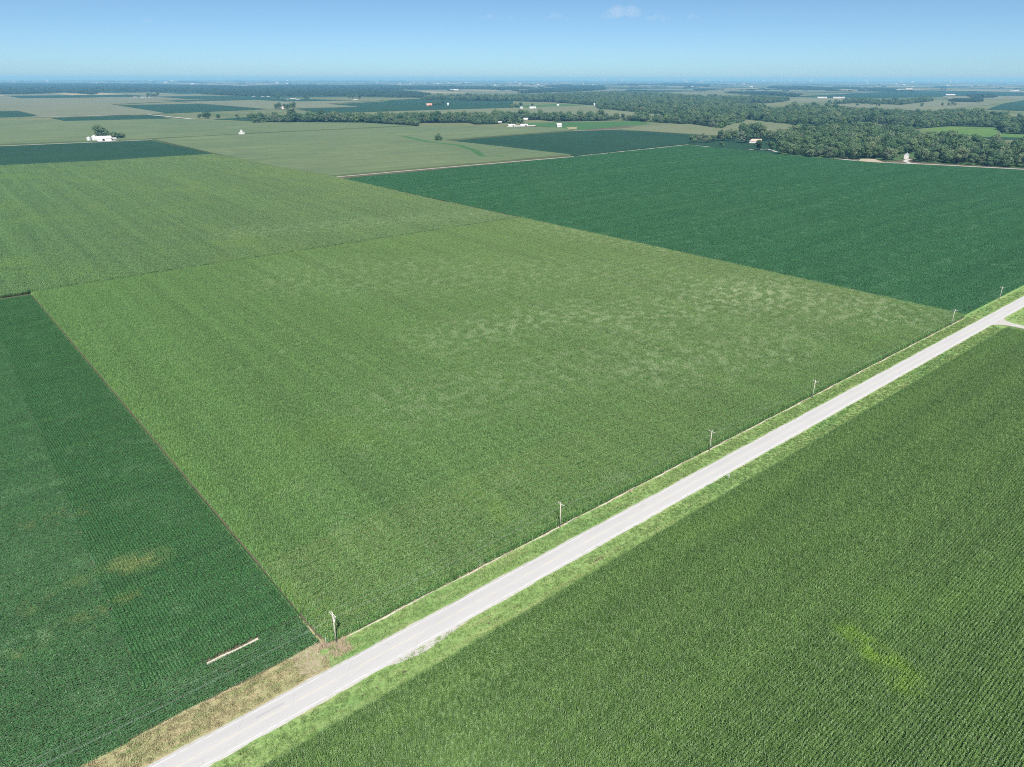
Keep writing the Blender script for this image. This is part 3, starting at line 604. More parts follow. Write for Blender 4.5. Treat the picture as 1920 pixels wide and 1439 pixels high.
for k, v in woods.items():
    sp = {'front': 13., 'back': 14.5, 'link': 14.5, 'middle': 16.5, 'line_a': 9, 'line_b': 10, 'barn_wood': 18}[k]
    P = fill(v, sp)
    if not k.startswith('line'): P = P[np.sin(P[:, 0] * .023 + 2 * np.sin(P[:, 1] * .012)) * np.sin(P[:, 1] * .019 + 1.6 * np.sin(P[:, 0] * .014)) < .80]
    P = P[in_view(np.c_[P, np.zeros(len(P))], 300)]
    wood_pts.append((k, P)); print('wood', k, len(P))
allp = np.concatenate([np.c_[P, np.full(len(P), i)] for i, (k, P) in enumerate(wood_pts)]); names = [k for k, _ in wood_pts]
px_, py_, zc_ = pix(np.c_[allp[:, :2], np.zeros(len(allp))])
score = np.hypot(allp[:, 0], allp[:, 1]).copy()
vis = (px_ > 0) & (px_ < 1920)
lineset = np.isin(allp[:, 2], [names.index('line_a'), names.index('line_b')])
score[~vis] += 1e6; score[lineset] -= 500          # rows of trees standing free are picked out one by one too
order = np.argsort(score); pick_n = 230
single = np.zeros(len(allp), bool)
li = [i for i in order if lineset[i]][:90]; fi = [i for i in order if not lineset[i]][:pick_n - len(li)]
single[li] = True; single[fi] = True
for i in np.where(single)[0]:
    nm = names[int(allp[i, 2])]; x = px_[i]
    scl = random.uniform(.75, 1.3); cr = GREY if nm == 'front' and random.random() < .06 else None
    sz = 'low' if scl < .88 else 'mid sized' if scl < 1.02 else 'tall' if scl < 1.17 else 'very tall'
    if nm == 'line_a':
        where = next(t for lim, t in ((560, 'in the low hedge at the left end of the treeline'), (650, 'in the low hedge right of the two tall trees'), (735, 'in the low hedge before the treeline turns'), (752, 'left of the jutting corner of the treeline'), (772, 'on the jutting corner of the treeline'), (795, 'at the tip of the jutting treeline corner'), (880, 'in the treeline right of its jutting corner'), (2000, 'in the treeline beside the farm sheds')) if x < lim)
        gp = 'trees of the long treeline'
    elif nm == 'line_b':
        where = next(t for lim, t in ((1040, 'behind the farm with two white sheds'), (1110, 'in the row behind the grey barn'), (1165, 'in the row behind the hay field'), (2000, 'at the right end of the row behind the hay field')) if x < lim); gp = 'trees behind the hay field'
    else:
        where = next(t for lim, t in ((1500, 'at the left tip of the wood by the lane'), (1545, 'at the wood edge where the lane begins'), (1610, 'at the wood edge left of the tan yard'), (1665, 'at the wood edge behind the tan yard'), (1697, 'just left of the white house'), (1735, 'just right of the white house'), (1780, 'along the lane right of the driveway'), (1830, 'along the lane midway to the right'), (1880, 'along the lane near the right picture edge'), (4000, 'at the wood edge cut by the picture')) if x < lim); gp = 'front trees of the wood'
    row_ = '' if nm != 'front' else (' in front' if py_[i] > np.interp(x, [1462, 1540, 1640, 1690, 1715, 1775, 1920], [289, 295, 297.5, 299.5, 302, 306, 313.5]) else ' further in')
    lb = sz + (' pale grey green' if cr else '') + ' tree' + (row_ if not cr else '') + ' ' + where
    tree('broadleaf_tree', allp[i, :2], lb, gp, random.randrange(9), scl * ((.5 if nm == 'line_a' and x < 735 else .72) if lineset[i] else 1), crown=cr, z=.2 if nm == 'front' else .5)
rest = allp[~single]
TREES = proto_collection('wood_tree', [k[0] for k in KINDS] + [GREY, BRIGHT])
pk = np.random.choice(11, len(rest), p=[.096] * 9 + [.086, .05])
o = scatter('woodland', TREES, np.c_[rest[:, :2], np.full(len(rest), .4)], np.random.uniform(0, 6.28, len(rest)), np.random.gamma(14, 1.02 / 14., len(rest)).clip(.6, 1.6), pk)
tag(o, 'dense broadleaf wood filling the land on the right', 'wood')
# far woods: clumps of several crowns
CL = []
for k in range(5):
    r = random.Random(300 + k); b = MB()
    for q in range(11):
        cx, cy, rad, zz = r.uniform(-24, 24), r.uniform(-24, 24), r.uniform(6, 10), r.uniform(7, 12)
        for f in range(46):
            d = Vector((r.gauss(0, 1), r.gauss(0, 1), abs(r.gauss(.3, 1)))).normalized(); p = Vector((cx, cy, zz)) + Vector((d.x * rad, d.y * rad, d.z * rad * .8)) * r.uniform(.85, 1.1)
            nr = (d + Vector((r.uniform(-.5, .5), r.uniform(-.5, .5), r.uniform(-.2, .6)))).normalized(); u = nr.cross(Vector((r.uniform(-1, 1), r.uniform(-1, 1), .3))).normalized(); v = nr.cross(u); s = r.uniform(1.8, 3.2)
            b.add([p - u * s, p - v * s, p + u * s, p + v * s], [(0, 1, 2, 3)])
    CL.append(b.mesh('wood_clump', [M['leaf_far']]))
CLUMPS = proto_collection('wood_clump', CL)
FARW = [[(-160, 177), (45, 177.5), (120, 174), (175, 178), (190, 172.5), (375, 172.5), (375, 177.5), (480, 181), (650, 180.5), (700, 182.5), (800, 184), (800, 178), (740, 171), (640, 169.5), (480, 164), (300, 160), (170, 158), (-160, 156)],
        [(480, 162.5), (640, 166), (740, 168), (850, 168), (960, 169), (1000, 166), (850, 164), (740, 163), (600, 161)],
        [(975, 176), (1100, 171.5), (1140, 168), (1070, 165), (1000, 170)], [(1020, 163.5), (1130, 165), (1130, 162), (1040, 161)], [(1440, 166), (1530, 170), (1580, 168.5), (1500, 163), (1450, 163)], [(1625, 171), (1670, 172.5), (1680, 168), (1640, 167)], [(1360, 176), (1440, 179.5), (1490, 183), (1500, 180), (1440, 176)],
        [(1820, 184.5), (1865, 185), (1862, 180), (1822, 180)], [(1780, 192.5), (1840, 193), (1838, 190), (1790, 190)], [(1560, 167), (1610, 168.5), (1608, 166), (1565, 165)], [(1240, 158), (1300, 159), (1300, 157), (1245, 156.6)], [(1160, 160), (1330, 162), (1330, 160.5), (1160, 158.5)]]
fpts = [fill(pxpoly(v), 44) for v in FARW]; rng = np.random.RandomState(3)
extra = []
for _ in range(420):                                  # hedges and groves dotted over the plain
    y = 151.5 + 22 * rng.rand() ** 1.6; x = rng.uniform(-60, 1980); c = G(x, y); L_ = rng.choice([0, 120, 300, 600], p=[.45, .3, .15, .1]); dr = DS if rng.rand() < .5 else DT
    for k in range(max(1, int(L_ / 45))): extra.append((c.x + dr[0] * k * 45, c.y + dr[1] * k * 45))
for _ in range(260):
    y = rng.uniform(150.6, 155); x = rng.uniform(-60, 1980); c = G(x, y); dr = DS if rng.rand() < .5 else DT
    for k in range(int(rng.choice([6, 14, 30]))): extra.append((c.x + dr[0] * k * 48, c.y + dr[1] * k * 48))
FP = np.concatenate(fpts + [np.array(extra)]); FP = FP[in_view(np.c_[FP, np.zeros(len(FP))], 200)]; print('far wood clumps', len(FP))
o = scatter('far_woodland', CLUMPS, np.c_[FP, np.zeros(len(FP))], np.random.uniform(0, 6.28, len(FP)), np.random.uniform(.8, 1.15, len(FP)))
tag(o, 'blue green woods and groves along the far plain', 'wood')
for v in FARW:
    f_ = sheet('woodland_floor', pxpoly(v), .8, M['wood_floor']); tag(f_, kind='structure')

# single trees
ORDN = 'first second third fourth fifth sixth seventh eighth ninth tenth'.split(); seen = {}
def T(x, y, label, kind=0, sc=1., group=None, name='broadleaf_tree', crown=None, z=0.):
    if group and 'from the left' not in label: seen[label] = seen.get(label, 0) + 1; label = ORDN[seen[label] - 1] + ' from the left, ' + label
    return tree(name, G(x, y), label, group, kind, sc * (1.38 if name != 'bush' else 1.), crown=crown, z=z)
T(821.5, 265.5, 'lone round bushy tree at the tip of the dark bean field', 2, .95, crown=crown_mesh(170, 8.5, 13.5, .4, 16, 760, .8, M['leaf']))
for i, (x, y, k, s) in enumerate([(188, 262.3, 3, 1.), (194, 262.2, 1, 1.05), (199, 262.2, 6, .9), (203.5, 262.3, 4, .75)]): T(x, y, 'tall dark tree behind the white shed and grain bins', k, s, 'tall trees behind the grain bins', z=1.)
for i, (x, y) in enumerate([(208, 262.3), (212, 262), (216, 261.8), (220.5, 261.6), (225, 261.4), (229, 261.2), (233, 261)]): T(x, y, 'low dark tree in the windbreak right of the white shed', [5, 2, 7][i % 3], .72 - .03 * i, 'windbreak trees by the grain bins', z=1.)
for i, (x, y, k, s, c) in enumerate([(1297, 268.7, 5, .85, None), (1308, 268.6, 2, .8, GREY), (1318, 268.2, 7, .8, GREY), (1328, 267.6, 5, .75, None), (1336, 266.6, 2, .7, None)]): T(x, y, 'pale leafy tree in the row left of the farmhouse drive', k, s, 'row left of the farmhouse', crown=c)
for i, (x, y, k, s) in enumerate([(1350, 264.5, 4, .9), (1356, 264.8, 0, .85), (1366, 265, 1, .95), (1376, 265.4, 6, .95)]): T(x, y, 'mid sized tree between the pale row and the farmhouse', k, s, 'trees left of the farmhouse')
T(1390, 268.8, 'broad grey green tree just left of the pink farmhouse', 2, 1.15, crown=GREY); T(1399, 268.6, 'dark shaded tree touching the left side of the pink farmhouse', 7, .95)
for i, (x, y, k, s) in enumerate([(1392, 259.5, 3, 1.1), (1402, 259, 1, 1.2), (1412, 259, 8, 1.2), (1421, 259.5, 3, 1.1), (1428, 262.5, 6, 1.1), (1436, 265, 0, 1.), (1444, 266, 7, .95), (1452, 266.5, 2, .9), (1460, 268, 6, 1.)]): T(x, y, 'tall tree behind or beside the pink farmhouse', k, s, 'tall trees around the farmhouse')
T(1353, 275.8, 'low shrub standing alone in the bean field left of the farmhouse', 5, .75, name='bush'); T(1422, 281.7, 'small dark tree by the lane below the farmhouse', 5, 1.); T(1445, 283.8, 'small dark tree nearest the wood on the lane', 4, .8)
T(1437, 271.5, 'round shrub on the lawn right of the farmhouse', -1, 1.3, name='bush')
for i, (x, y, s) in enumerate([(375, 223, .8), (385, 223.3, 1.05), (391, 223.5, .9), (410, 223.5, .7), (445, 223.5, .8), (468, 224.5, .8), (473, 224.7, .85)]): T(x, y, 'small tree strung along the field edge left of the treeline', [5, 2, 7, 0][i % 4], s, 'trees along the left field edge', z=1.)
T(546, 229.2, 'tree standing tall above the left end of the treeline', 3, 1.45); T(551, 229.4, 'second tall tree above the left end of the treeline', 1, 1.2)
for i, (x, y, s) in enumerate([(518, 205.3, .95), (524, 205.3, 1.), (533, 205.5, .8), (539, 205.6, .9), (546, 205.6, 1.), (552, 205.5, 1.1)]): T(x, y, 'tree beside the small white house in the tan field', [0, 6, 4][i % 3], s, 'trees around the small house', z=2.2)
for i, (x, y) in enumerate([(812, 198.3), (818, 198.6), (824, 198.6), (830, 198.3)]): T(x, y, 'tree behind the red roofed barn', i, .8, 'trees by the red roofed barn', z=.8)
for i, (x, y) in enumerate([(278, 182.7), (284, 182.8), (290, 182.7), (296, 182.3)]): T(x, y, 'tree beside the long white sheds, far left', i, 1.2, 'trees at the far left sheds', z=.5)
for i, (x, y) in enumerate([(522, 186), (572, 187), (578, 186.8), (655, 186.8), (662, 186.3), (669, 186.3), (675, 186.8)]): T(x, y, 'tree around the white farmsteads before the far wood', i, 1.1, 'trees at far farmsteads', z=.5)
for i, (x, y) in enumerate([(960, 203.5), (966, 203.6), (971, 203.7), (976, 203.4), (998, 203.2), (912, 229.5), (956, 236.5), (964, 235.8), (972, 235.5), (977, 236)]): T(x, y, 'tree standing at the farm behind the middle treeline' if y < 210 else 'tree at the farm with two white sheds', i % 9, .8, 'farm trees behind treeline' if y < 210 else 'trees at the white shed farm', z=1.5)
for i, (x, y) in enumerate([(1822, 184.8), (1829, 184.9), (1836, 184.6), (1846, 184.7), (1853, 184.8), (1859, 184.4), (1766, 200.3), (1778, 199.6), (1784, 199.4), (1790, 199.6), (1728, 201.5), (1607, 199.8), (1634, 200.3), (1642, 200.1), (1648, 200.2)]): T(x, y, ('%s tree from the left in the grove of six, far right fields' % ['first', 'second', 'third', 'fourth', 'fifth', 'last'][i] if i < 6 else '%s small tree from the left in the tan field behind the right wood' % ['sixth', 'seventh', 'eighth', 'last', 'fifth', 'first', 'second', 'third', 'fourth'][i - 6]), i % 9, .75, 'scattered trees right', z=1.8)

# ------------------------------------------------------------------ buildings
def gable(name, p, L_, Wd, eave, rise, rz, wall, roof, label, cat='barn', doors=1, wins=0, overhang=.5, cupola=False, group=None, z=0., lean=False):
    """rectangular building, ridge along local x"""
    o = empty(name, (p[0], p[1], z), rz, label=label, cat=cat, group=group)
    b = MB(); x, y = L_ / 2, Wd / 2
    b.add([(-x, -y, 0), (x, -y, 0), (x, y, 0), (-x, y, 0), (-x, -y, eave), (x, -y, eave), (x, y, eave), (-x, y, eave), (-x, 0, eave + rise), (x, 0, eave + rise)],
          [(0, 1, 5, 4), (2, 3, 7, 6), (1, 2, 6, 9, 5), (3, 0, 4, 8, 7)]); b.build('wall', M[wall], o)
    b = MB(); xo, yo = x + overhang, y + overhang; ze = eave - overhang * rise / y; th = .22
    for sg in (-1, 1):
        b.add([(-xo, sg * yo, ze), (xo, sg * yo, ze), (xo, 0, eave + rise), (-xo, 0, eave + rise), (-xo, sg * yo, ze + th), (xo, sg * yo, ze + th), (xo, 0, eave + rise + th), (-xo, 0, eave + rise + th)],
              [(0, 1, 2, 3), (4, 7, 6, 5), (0, 4, 5, 1), (1, 5, 6, 2), (3, 7, 4, 0), (2, 6, 7, 3)])
    r_ = b.build('roof', M[roof], o)
    if cupola: MB().box(-1, 1, -1, 1, eave + rise - .5, eave + rise + 1.6).build('cupola', M['white_wall'], r_)
    for k in range(doors):
        cx = -x + L_ * (k + .5) / doors; MB().box(cx - min(2.2, L_ * .15), cx + min(2.2, L_ * .15), -y - .08, -y + .02, 0, eave * .8).build('door', M['dark'] if k % 2 else M['steel'], o)
    for k in range(wins):
        cx = -x + L_ * (k + .5) / wins
        if doors and abs(cx) < 1.8 and doors == 1: continue
        w_ = MB().box(cx - .6, cx + .6, -y - .1, -y + .02, eave * .35, eave * .72).build('window', M['white_wall'], o); MB().box(cx - .48, cx + .48, -y - .13, -y - .05, eave * .39, eave * .68).build('pane', M['glass'], w_)
    return o
def grain_bin(p, r, h, label, z=0.):
    o = empty('grain_bin', (p[0], p[1], z), R(200), label=label, cat='grain bin', group='grain bins')
    b = MB(); n_ = 28; prof = []
    for i in range(int(h / .45) + 1): prof += [(r, i * .45), (r + .05, i * .45 + .22)]
    vs = [(q * math.cos(2 * math.pi * k / n_), q * math.sin(2 * math.pi * k / n_), z_) for q, z_ in prof for k in range(n_)]
    b.add(vs, [(i * n_ + k, i * n_ + (k + 1) % n_, (i + 1) * n_ + (k + 1) % n_, (i + 1) * n_ + k) for i in range(len(prof) - 1) for k in range(n_)]); b.build('wall', M['steel'], o)
    zt = prof[-1][1]; b = MB(); rs = [(r + .25, zt - .1), (.6, zt + r * .55), (.6, zt + r * .55 + .5), (.02, zt + r * .55 + .7)]
    vs = [(q * math.cos(2 * math.pi * k / n_), q * math.sin(2 * math.pi * k / n_), z_) for q, z_ in rs for k in range(n_)]
    b.add(vs, [(i * n_ + k, i * n_ + (k + 1) % n_, (i + 1) * n_ + (k + 1) % n_, (i + 1) * n_ + k) for i in range(3) for k in range(n_)]); b.build('roof', M['white_roof'], o)
    MB().box(-.6, .6, r - .02, r + .14, .6, 2.6).build('door', M['white_wall'], o); return o
AX = A2
grain_bin(G(167.5, 266), 3.9, 6.6, 'smaller silver grain bin at the left end of the farmyard', 1.); grain_bin(G(178, 265.5), 4.8, 8.6, 'larger silver grain bin next to the white machine shed', 1.)
gable('machine_shed', G(195, 264.9), 30, 16, 5, 4.2, AX - R(12), 'white_wall', 'white_roof', 'big white machine shed beside the grain bins', 'shed', 3, z=.9)
gable('grain_bin_shed', G(214, 263.6), 9, 6, 3, 1.6, AX, 'tan_wall', 'grey_roof', 'small tan shed right of the white machine shed', 'shed', 1, z=.9)
bn = gable('crib_barn', G(453.5, 253.5), 12, 13, 4.6, 2.6, AX + R(70), 'white_wall', 'white_roof', 'lone white crib barn with raised centre in the cornfield', 'barn', 1, z=.5)
b = MB(); b.add([(-5.5, -2.6, 6), (5.5, -2.6, 6), (5.5, 2.6, 6), (-5.5, 2.6, 6), (-5.5, -2.6, 9.4), (5.5, -2.6, 9.4), (5.5, 2.6, 9.4), (-5.5, 2.6, 9.4), (-5.5, 0, 11.4), (5.5, 0, 11.4)], [(0, 1, 5, 4), (2, 3, 7, 6), (1, 2, 6, 9, 5), (3, 0, 4, 8, 7)]); b.build('raised_centre', M['white_wall'], bn)
b = MB()
for sg in (-1, 1): b.add([(-6, sg * 3.2, 9.1), (6, sg * 3.2, 9.1), (6, 0, 11.7), (-6, 0, 11.7)], [(0, 1, 2, 3)])
b.build('upper_roof', M['white_roof'], bn)
gable('shed', G(959.5, 239), 18, 10, 3.4, 2.2, R(3), 'white_wall', 'white_roof', 'left one of the two white sheds at the middle farm', 'shed', 2, z=2.4)
gable('shed', G(983, 238.6), 20, 10, 3.2, 2.2, R(-4), 'white_wall', 'white_roof', 'right one of the two white sheds at the middle farm', 'shed', 2, z=2.4)
gable('house', G(964.5, 225), 13, 9, 5, 3, R(10), 'white_wall', 'red_roof', 'house with pinkish roof behind the two white sheds', 'house', 1, 4, z=2.4)
gable('house', G(986, 227), 14, 10, 3.4, 2.8, R(-8), 'white_wall', 'grey_roof', 'grey roofed house right of the pinkish one', 'house', 1, 4, z=2.4)
gable('shed', G(923, 231.5), 14, 8, 3, 1.8, R(12), 'white_wall', 'white_roof', 'small white shed at the edge of the treeline', 'shed', 1, z=2.4)
gable('shed', G(936, 231.8), 16, 5, 2, .9, R(2), 'white_wall', 'white_roof', 'low white shed beside the treeline shed', 'shed', 1, z=2.4)
bn = gable('barn', G(1048, 239), 13, 11, 5, 4.6, R(8), 'white_wall', 'grey_roof', 'grey roofed barn with a dark open end by the hay field', 'barn', 1, z=.6)
MB().box(-6.62, -6.4, -2, 2, 0, 4.4).build('open_end', M['dark'], bn)
gable('shed', G(1118.5, 199), 30, 14, 6, 3, R(5), 'white_wall', 'white_roof', 'white shed at the left tip of the middle wood', 'shed', 2, z=2.)
gable('shed', G(1046, 199.4), 10, 8, 4, 2, R(5), 'white_wall', 'white_roof', 'tiny white shed before the middle wood', 'shed', 1, z=2.)
gable('house', G(999, 205), 27, 14, 5, 3, R(-6), 'white_wall', 'white_roof', 'white shed at the farm behind the middle treeline', 'shed', 2, z=2.)
gable('house', G(977.5, 205), 12, 9, 5, 3, R(10), 'white_wall', 'grey_roof', 'white house at the farm behind the middle treeline', 'house', 1, 3, z=2.)
hs = gable('farmhouse', G(1417, 268.6), 21, 11, 4.2, 3.4, R(-6), 'white_wall', 'red_roof', 'farmhouse with salmon roof among trees by the bean field', 'house', 1, 6, z=.2)
b = MB(); b.add([(-14.6, -5, 0), (-10.4, -5, 0), (-10.4, 5, 0), (-14.6, 5, 0), (-14.6, -5, 6), (-10.4, -5, 6), (-10.4, 5, 6), (-14.6, 5, 6), (-12.5, -5, 8.8), (-12.5, 5, 8.8)], [(0, 1, 5, 8, 4), (2, 3, 7, 9, 6), (1, 2, 6, 5), (3, 0, 4, 7), (4, 8, 9, 7), (8, 5, 6, 9)]); b.build('gabled_wing', M['white_wall'], hs)
hs = gable('white_house', G(1698.5, 298.5), 10, 7, 6.2, 3.4, R(62), 'white_wall', 'white_roof', 'tall white house in the gap of the wood beside the lane', 'house', 1, 3, z=.2)
gable('red_barn', G(805, 198.7), 27, 14, 5, 4, R(6), 'red_wall', 'red_roof', 'barn with red roof in the dark bean field', 'barn', 2, z=.9)
gable('shed', G(840, 198.3), 7, 7, 8, 3, R(6), 'white_wall', 'white_roof', 'narrow white building right of the red roofed barn', 'shed', 1, z=.9)
gable('house', G(531, 206), 8, 8, 7, 4, R(80), 'white_wall', 'red_roof', 'small white house between trees in the tan field', 'house', 1, 2, z=2.2)
FARB = [(254, 183, 34, 'left long white shed, far left farm'), (269, 183.2, 44, 'right long white shed, far left farm'), (281, 183.2, 22, 'small white shed at the end of the far left farm'), (402, 176.8, 28, 'small white shed at the foot of the far left wood'), (414, 176.9, 46, 'long white shed at the foot of the far left wood'),
        (476, 181.6, 30, 'white shed left of two others before the far wood'), (493, 181.5, 30, 'middle white shed before the far wood'), (503.5, 181.7, 34, 'rightmost white shed of three before the far wood'), (540, 187.3, 22, 'low white shed, left end of the white farmstead'), (550, 186.6, 44, 'biggest building of the white farmstead before the wood'), (559, 187.2, 34, 'right building of the white farmstead before the wood'),
        (667, 187.6, 34, 'white house tucked under trees by the far wood'), (677, 183.5, 20, 'small white shed right of the house under trees'), (1540.5, 184.5, 88, 'left one of two long white barns beyond the wood'), (1572, 184.8, 100, 'right one of two long white barns beyond the wood'), (1589, 185, 14, 'small white building right of the long white barns'),
        (1781, 179.2, 100, 'long white barn alone in the far right fields'), (1708, 197.6 - 10, 16, 'small white shed near the barn wood'), (1643, 169, 60, 'left shed of the far right cluster'), (1677, 168.6, 60, 'second shed of the far right cluster'), (1684, 168.4, 70, 'third shed of the far right cluster'), (1704, 167.6, 110, 'longest shed of the far right cluster'), (1898, 171.5, 70, 'white shed near the right edge'), (1905, 171, 80, 'second white shed near the right edge'), (1773, 163.8, 150, 'bright white building far off, right'),
        (852, 169.5, 120, 'white sheds far off in the middle of the plain'), (874, 155.4, 520, 'very long white building near the horizon'), (1240, 175.8, 60, 'white shed on the pale strip beyond the middle wood'), (1246, 175.8, 40, 'smaller white shed on the pale strip beyond the middle wood'), (178, 156.8, 200, 'white building beyond the far left wood'), (365, 161.4, 170, 'white building far beyond the left woods')]
for x, y, L_, lb in FARB:
    L_ *= .8; k = max(.5, min(2., L_ / 46)); gable('shed', G(x, y), L_, 12 * k, 3.4 * k, 1.8 * k, R(random.uniform(-6, 6)), 'white_wall', random.choice(['white_roof', 'white_roof', 'steel', 'grey_roof']), lb, 'shed', 2, z=.4)
rb = random.Random(21)
for k in range(64):
    y = 152 + 12 * rb.random() ** 1.3; x = rb.uniform(20, 1900); d = G(x, y).length; L_ = d * rb.uniform(.0012, .004); wl = rb.choice(['white_wall', 'white_wall', 'tan_wall'])
    gable('farm_building', G(x, y), L_, L_ * .45, L_ * .16, L_ * .09, R(rb.uniform(-25, 25)), wl, 'white_roof', 'tiny %s farm building far off %s, %s' % ('tan' if wl == 'tan_wall' else 'white', next(t for lim, t in ((380, 'on the far left'), (770, 'left of the middle'), (1150, 'in the middle'), (1530, 'right of the middle'), (3000, 'on the far right')) if x < lim), 'right under the horizon' if y < 154.5 else 'a little below the horizon' if y < 158 else 'well below the horizon'), 'farm building', 0, group='tiny far farm buildings')

# ------------------------------------------------------------------ wind turbines on the horizon
def turbine_proto():
    o = empty('wind_turbine', (0, 0, 0))
    b = MB(); b.tube([(0, 0, 0), (0, 0, 92)], [3.0, 1.8], 12); b.build('tower', M['turbine'], o, True)
    n_ = MB().tube([(0, 3.5, 93), (0, -1, 93.3), (0, -6, 93)], [1.6, 2.2, 1.4], 10).build('nacelle', M['turbine'], o, True)
    MB().tube([(0, -6, 93), (0, -7.5, 93), (0, -8.6, 93)], [1.6, 1.5, .3], 10).build('hub', M['turbine'], o, True)
    for k in range(3):
        a = k * 2 * math.pi / 3 + .35; d = Vector((math.sin(a), 0, math.cos(a))); e = Vector((math.cos(a), 0, -math.sin(a))); c = Vector((0, -7.2, 93)); b = MB()
        sec = [(1.5, .9, .6), (9, 2.1, .5), (28, 1.4, .3), (50, .35, .12)]; vs = []
        for r, w_, t_ in sec: vs += [c + d * r - e * w_, c + d * r + Vector((0, -t_, 0)), c + d * r + e * w_, c + d * r + Vector((0, t_, 0))]
        b.add(vs, [(i * 4 + j, i * 4 + (j + 1) % 4, i * 4 + 4 + (j + 1) % 4, i * 4 + 4 + j) for i in range(3) for j in range(4)]); b.build('blade', M['turbine'], o)
    return o
tp = turbine_proto(); tx = [1070, 1134, 1166, 1216, 1247, 1283, 1328, 1352, 1418, 1452, 1464, 1482, 1521, 1625, 1671, 1686, 1690, 1730, 1741, 1750, 1770, 1782, 1807, 1878, 1901, 1912]
for i, x in enumerate(tx):
    o = tp if i == 0 else copy_tree(tp); big = x in (1166, 1464, 1521, 1625, 1690, 1782)
    d = rb.uniform(19000, 21000) if big else rb.uniform(25000, 31000); p = G(x, 154.5); p = p * (d / p.length); o.location = (p.x, p.y, 0); o.rotation_euler = (0, 0, -math.atan2(p.x, p.y) + R(rb.uniform(-40, 40))); o.scale = (1.15,) * 3
    ORD = 'first second third fourth fifth sixth seventh eighth ninth tenth eleventh twelfth thirteenth fourteenth fifteenth sixteenth seventeenth eighteenth nineteenth twentieth twenty-first twenty-second twenty-third twenty-fourth twenty-fifth last'.split()
    tag(o, '%s white wind turbine, %s from the left on the horizon' % ('larger' if big else 'faint small', ORD[i]), 'wind turbine', 'wind turbines on the horizon')

# ------------------------------------------------------------------ utility poles, wires, sign, posts
POLES = [(-138.5, -6.8, 9.0), (-65.3, -6.7, 8.8), (8.9, -6.5, 8.3), (80.5, -6.2, 8.3), (228.8, -6.7, 9.2), (304, -7.3, 8.3)]
PL = ['heavier pole with double crossarm at the corner of the square field', 'pole with one crossarm on the soil strip, second from the near corner', 'third pole from the near corner, beside a small white box', 'fourth pole from the near corner, along the green verge', 'pole at the far corner of the square field near the side road', 'farthest pole, beside the dark bean field past the side road']
ends = []
def utility_pole(s, t, h, label, heavy=False):
    p = W(s, t); o = empty('utility_pole', (p.x, p.y, 0), A2 - math.pi / 2, label=label, cat='utility pole', group='utility poles along the road')   # local +x points across the road
    tl = random.uniform(-.12, .12)
    MB().tube([(0, 0, -.5), (tl * .5, 0, h * .5), (tl, 0, h)], [.17, .145, .11], 10).build('shaft', M['pole'], o, True)
    arms = [(h - .45, .18)] + ([(h - .45, -.18), (h - 1.6, .16)] if heavy else [])
    for k, (za, yo) in enumerate(arms):
        hl = 1.25 if k < 2 else .8; a = MB().box(tl - hl, tl + hl, yo - .06, yo + .06, za - .07, za + .07).build('crossarm', M['pole'], o)
        for xx in (-hl + .12, hl - .12): MB().tube([(tl + xx, yo, za + .07), (tl + xx, yo, za + .17), (tl + xx, yo, za + .3)], [.045, .085, .05], 8).build('insulator', M['insul'], a, True)
    for sg in (-1, 1): MB().tube([(tl, .17, h - 1.25), (tl + sg * .72, .17, h - .5)], [.025, .025], 5).build('brace', M['post'], o)
    MB().tube([(tl, 0, h - .02), (tl, 0, h + .1), (tl, 0, h + .32)], [.05, .1, .055], 8).build('top_pin', M['insul'], o, True)
    if heavy:
        MB().tube([(.32, 0, h - 2.5), (.32, 0, h - 2.4), (.32, 0, h - 1.75), (.32, 0, h - 1.65)], [.12, .19, .19, .1], 10).build('transformer', M['steel'], o, True)
    c = [W(s, t + tl - 1.13, h - .1), W(s, t + tl + 1.13, h - .1), W(s, t + tl, h - 1.5)]; ends.append(c); return o
for i, ((s, t, h), lb) in enumerate(zip(POLES, PL)): utility_pole(s, t, h, lb, i == 0)
E0 = [W(-215, -6.8 + d, 8.6 if d else 7.3) for d in (-1.13, 1.13, 0)]; E1 = [W(380, -7 + d, 8.3 if d else 7) for d in (-1.13, 1.13, 0)]
runs = [E0] + ends + [E1]
for k, lb in enumerate(('upper overhead wire nearer the crops, strung along the poles', 'upper overhead wire nearer the road, strung along the poles', 'lower overhead wire strung along the poles')):
    pts = []
    for a, b_ in zip(runs[:-1], runs[1:]):
        A, B = a[k], b_[k]; sag = .00016 * (B - A).length ** 2
        for q in range(12): f = q / 12; pts.append(A.lerp(B, f) - Vector((0, 0, sag * 4 * f * (1 - f))))
    pts.append(runs[-1][k]); o = MB().tube(pts, [.011] * len(pts), 5).build('overhead_wire', M['wire']); tag(o, lb, 'wire', 'overhead wires along the road')
p = W(-140.6, -8.0); o = empty('marker_post', (p.x, p.y, 0), label='slim white marker post left of the corner pole', cat='post'); MB().tube([(0, 0, -.3), (0, 0, 2.2), (0, 0, 2.25)], [.07, .07, .02], 8).build('shaft', M['white_wall'], o); MB().tube([(0, 0, 1.75), (0, 0, 2.05)], [.078, .078], 8).build('band', M['white_roof'], o)
p = W(-3.2, 9.7); o = empty('road_sign', (p.x, p.y, 0), A2 + R(2), label='road sign on a thin post in the right verge, seen from behind', cat='road sign')
MB().box(-.04, .04, -.03, .03, -.3, 2.75).build('post', M['post'], o); b = MB(); b.add([(-.03, q * .46, 2.2 + r * .46) for q, r in ((-1, -1), (1, -1), (1, 1), (-1, 1))] + [(-.06, q * .46, 2.2 + r * .46) for q, r in ((-1, -1), (1, -1), (1, 1), (-1, 1))], [(0, 1, 2, 3), (7, 6, 5, 4), (0, 4, 5, 1), (1, 5, 6, 2), (2, 6, 7, 3), (3, 7, 4, 0)]); b.build('sign_panel', M['sign'], o)
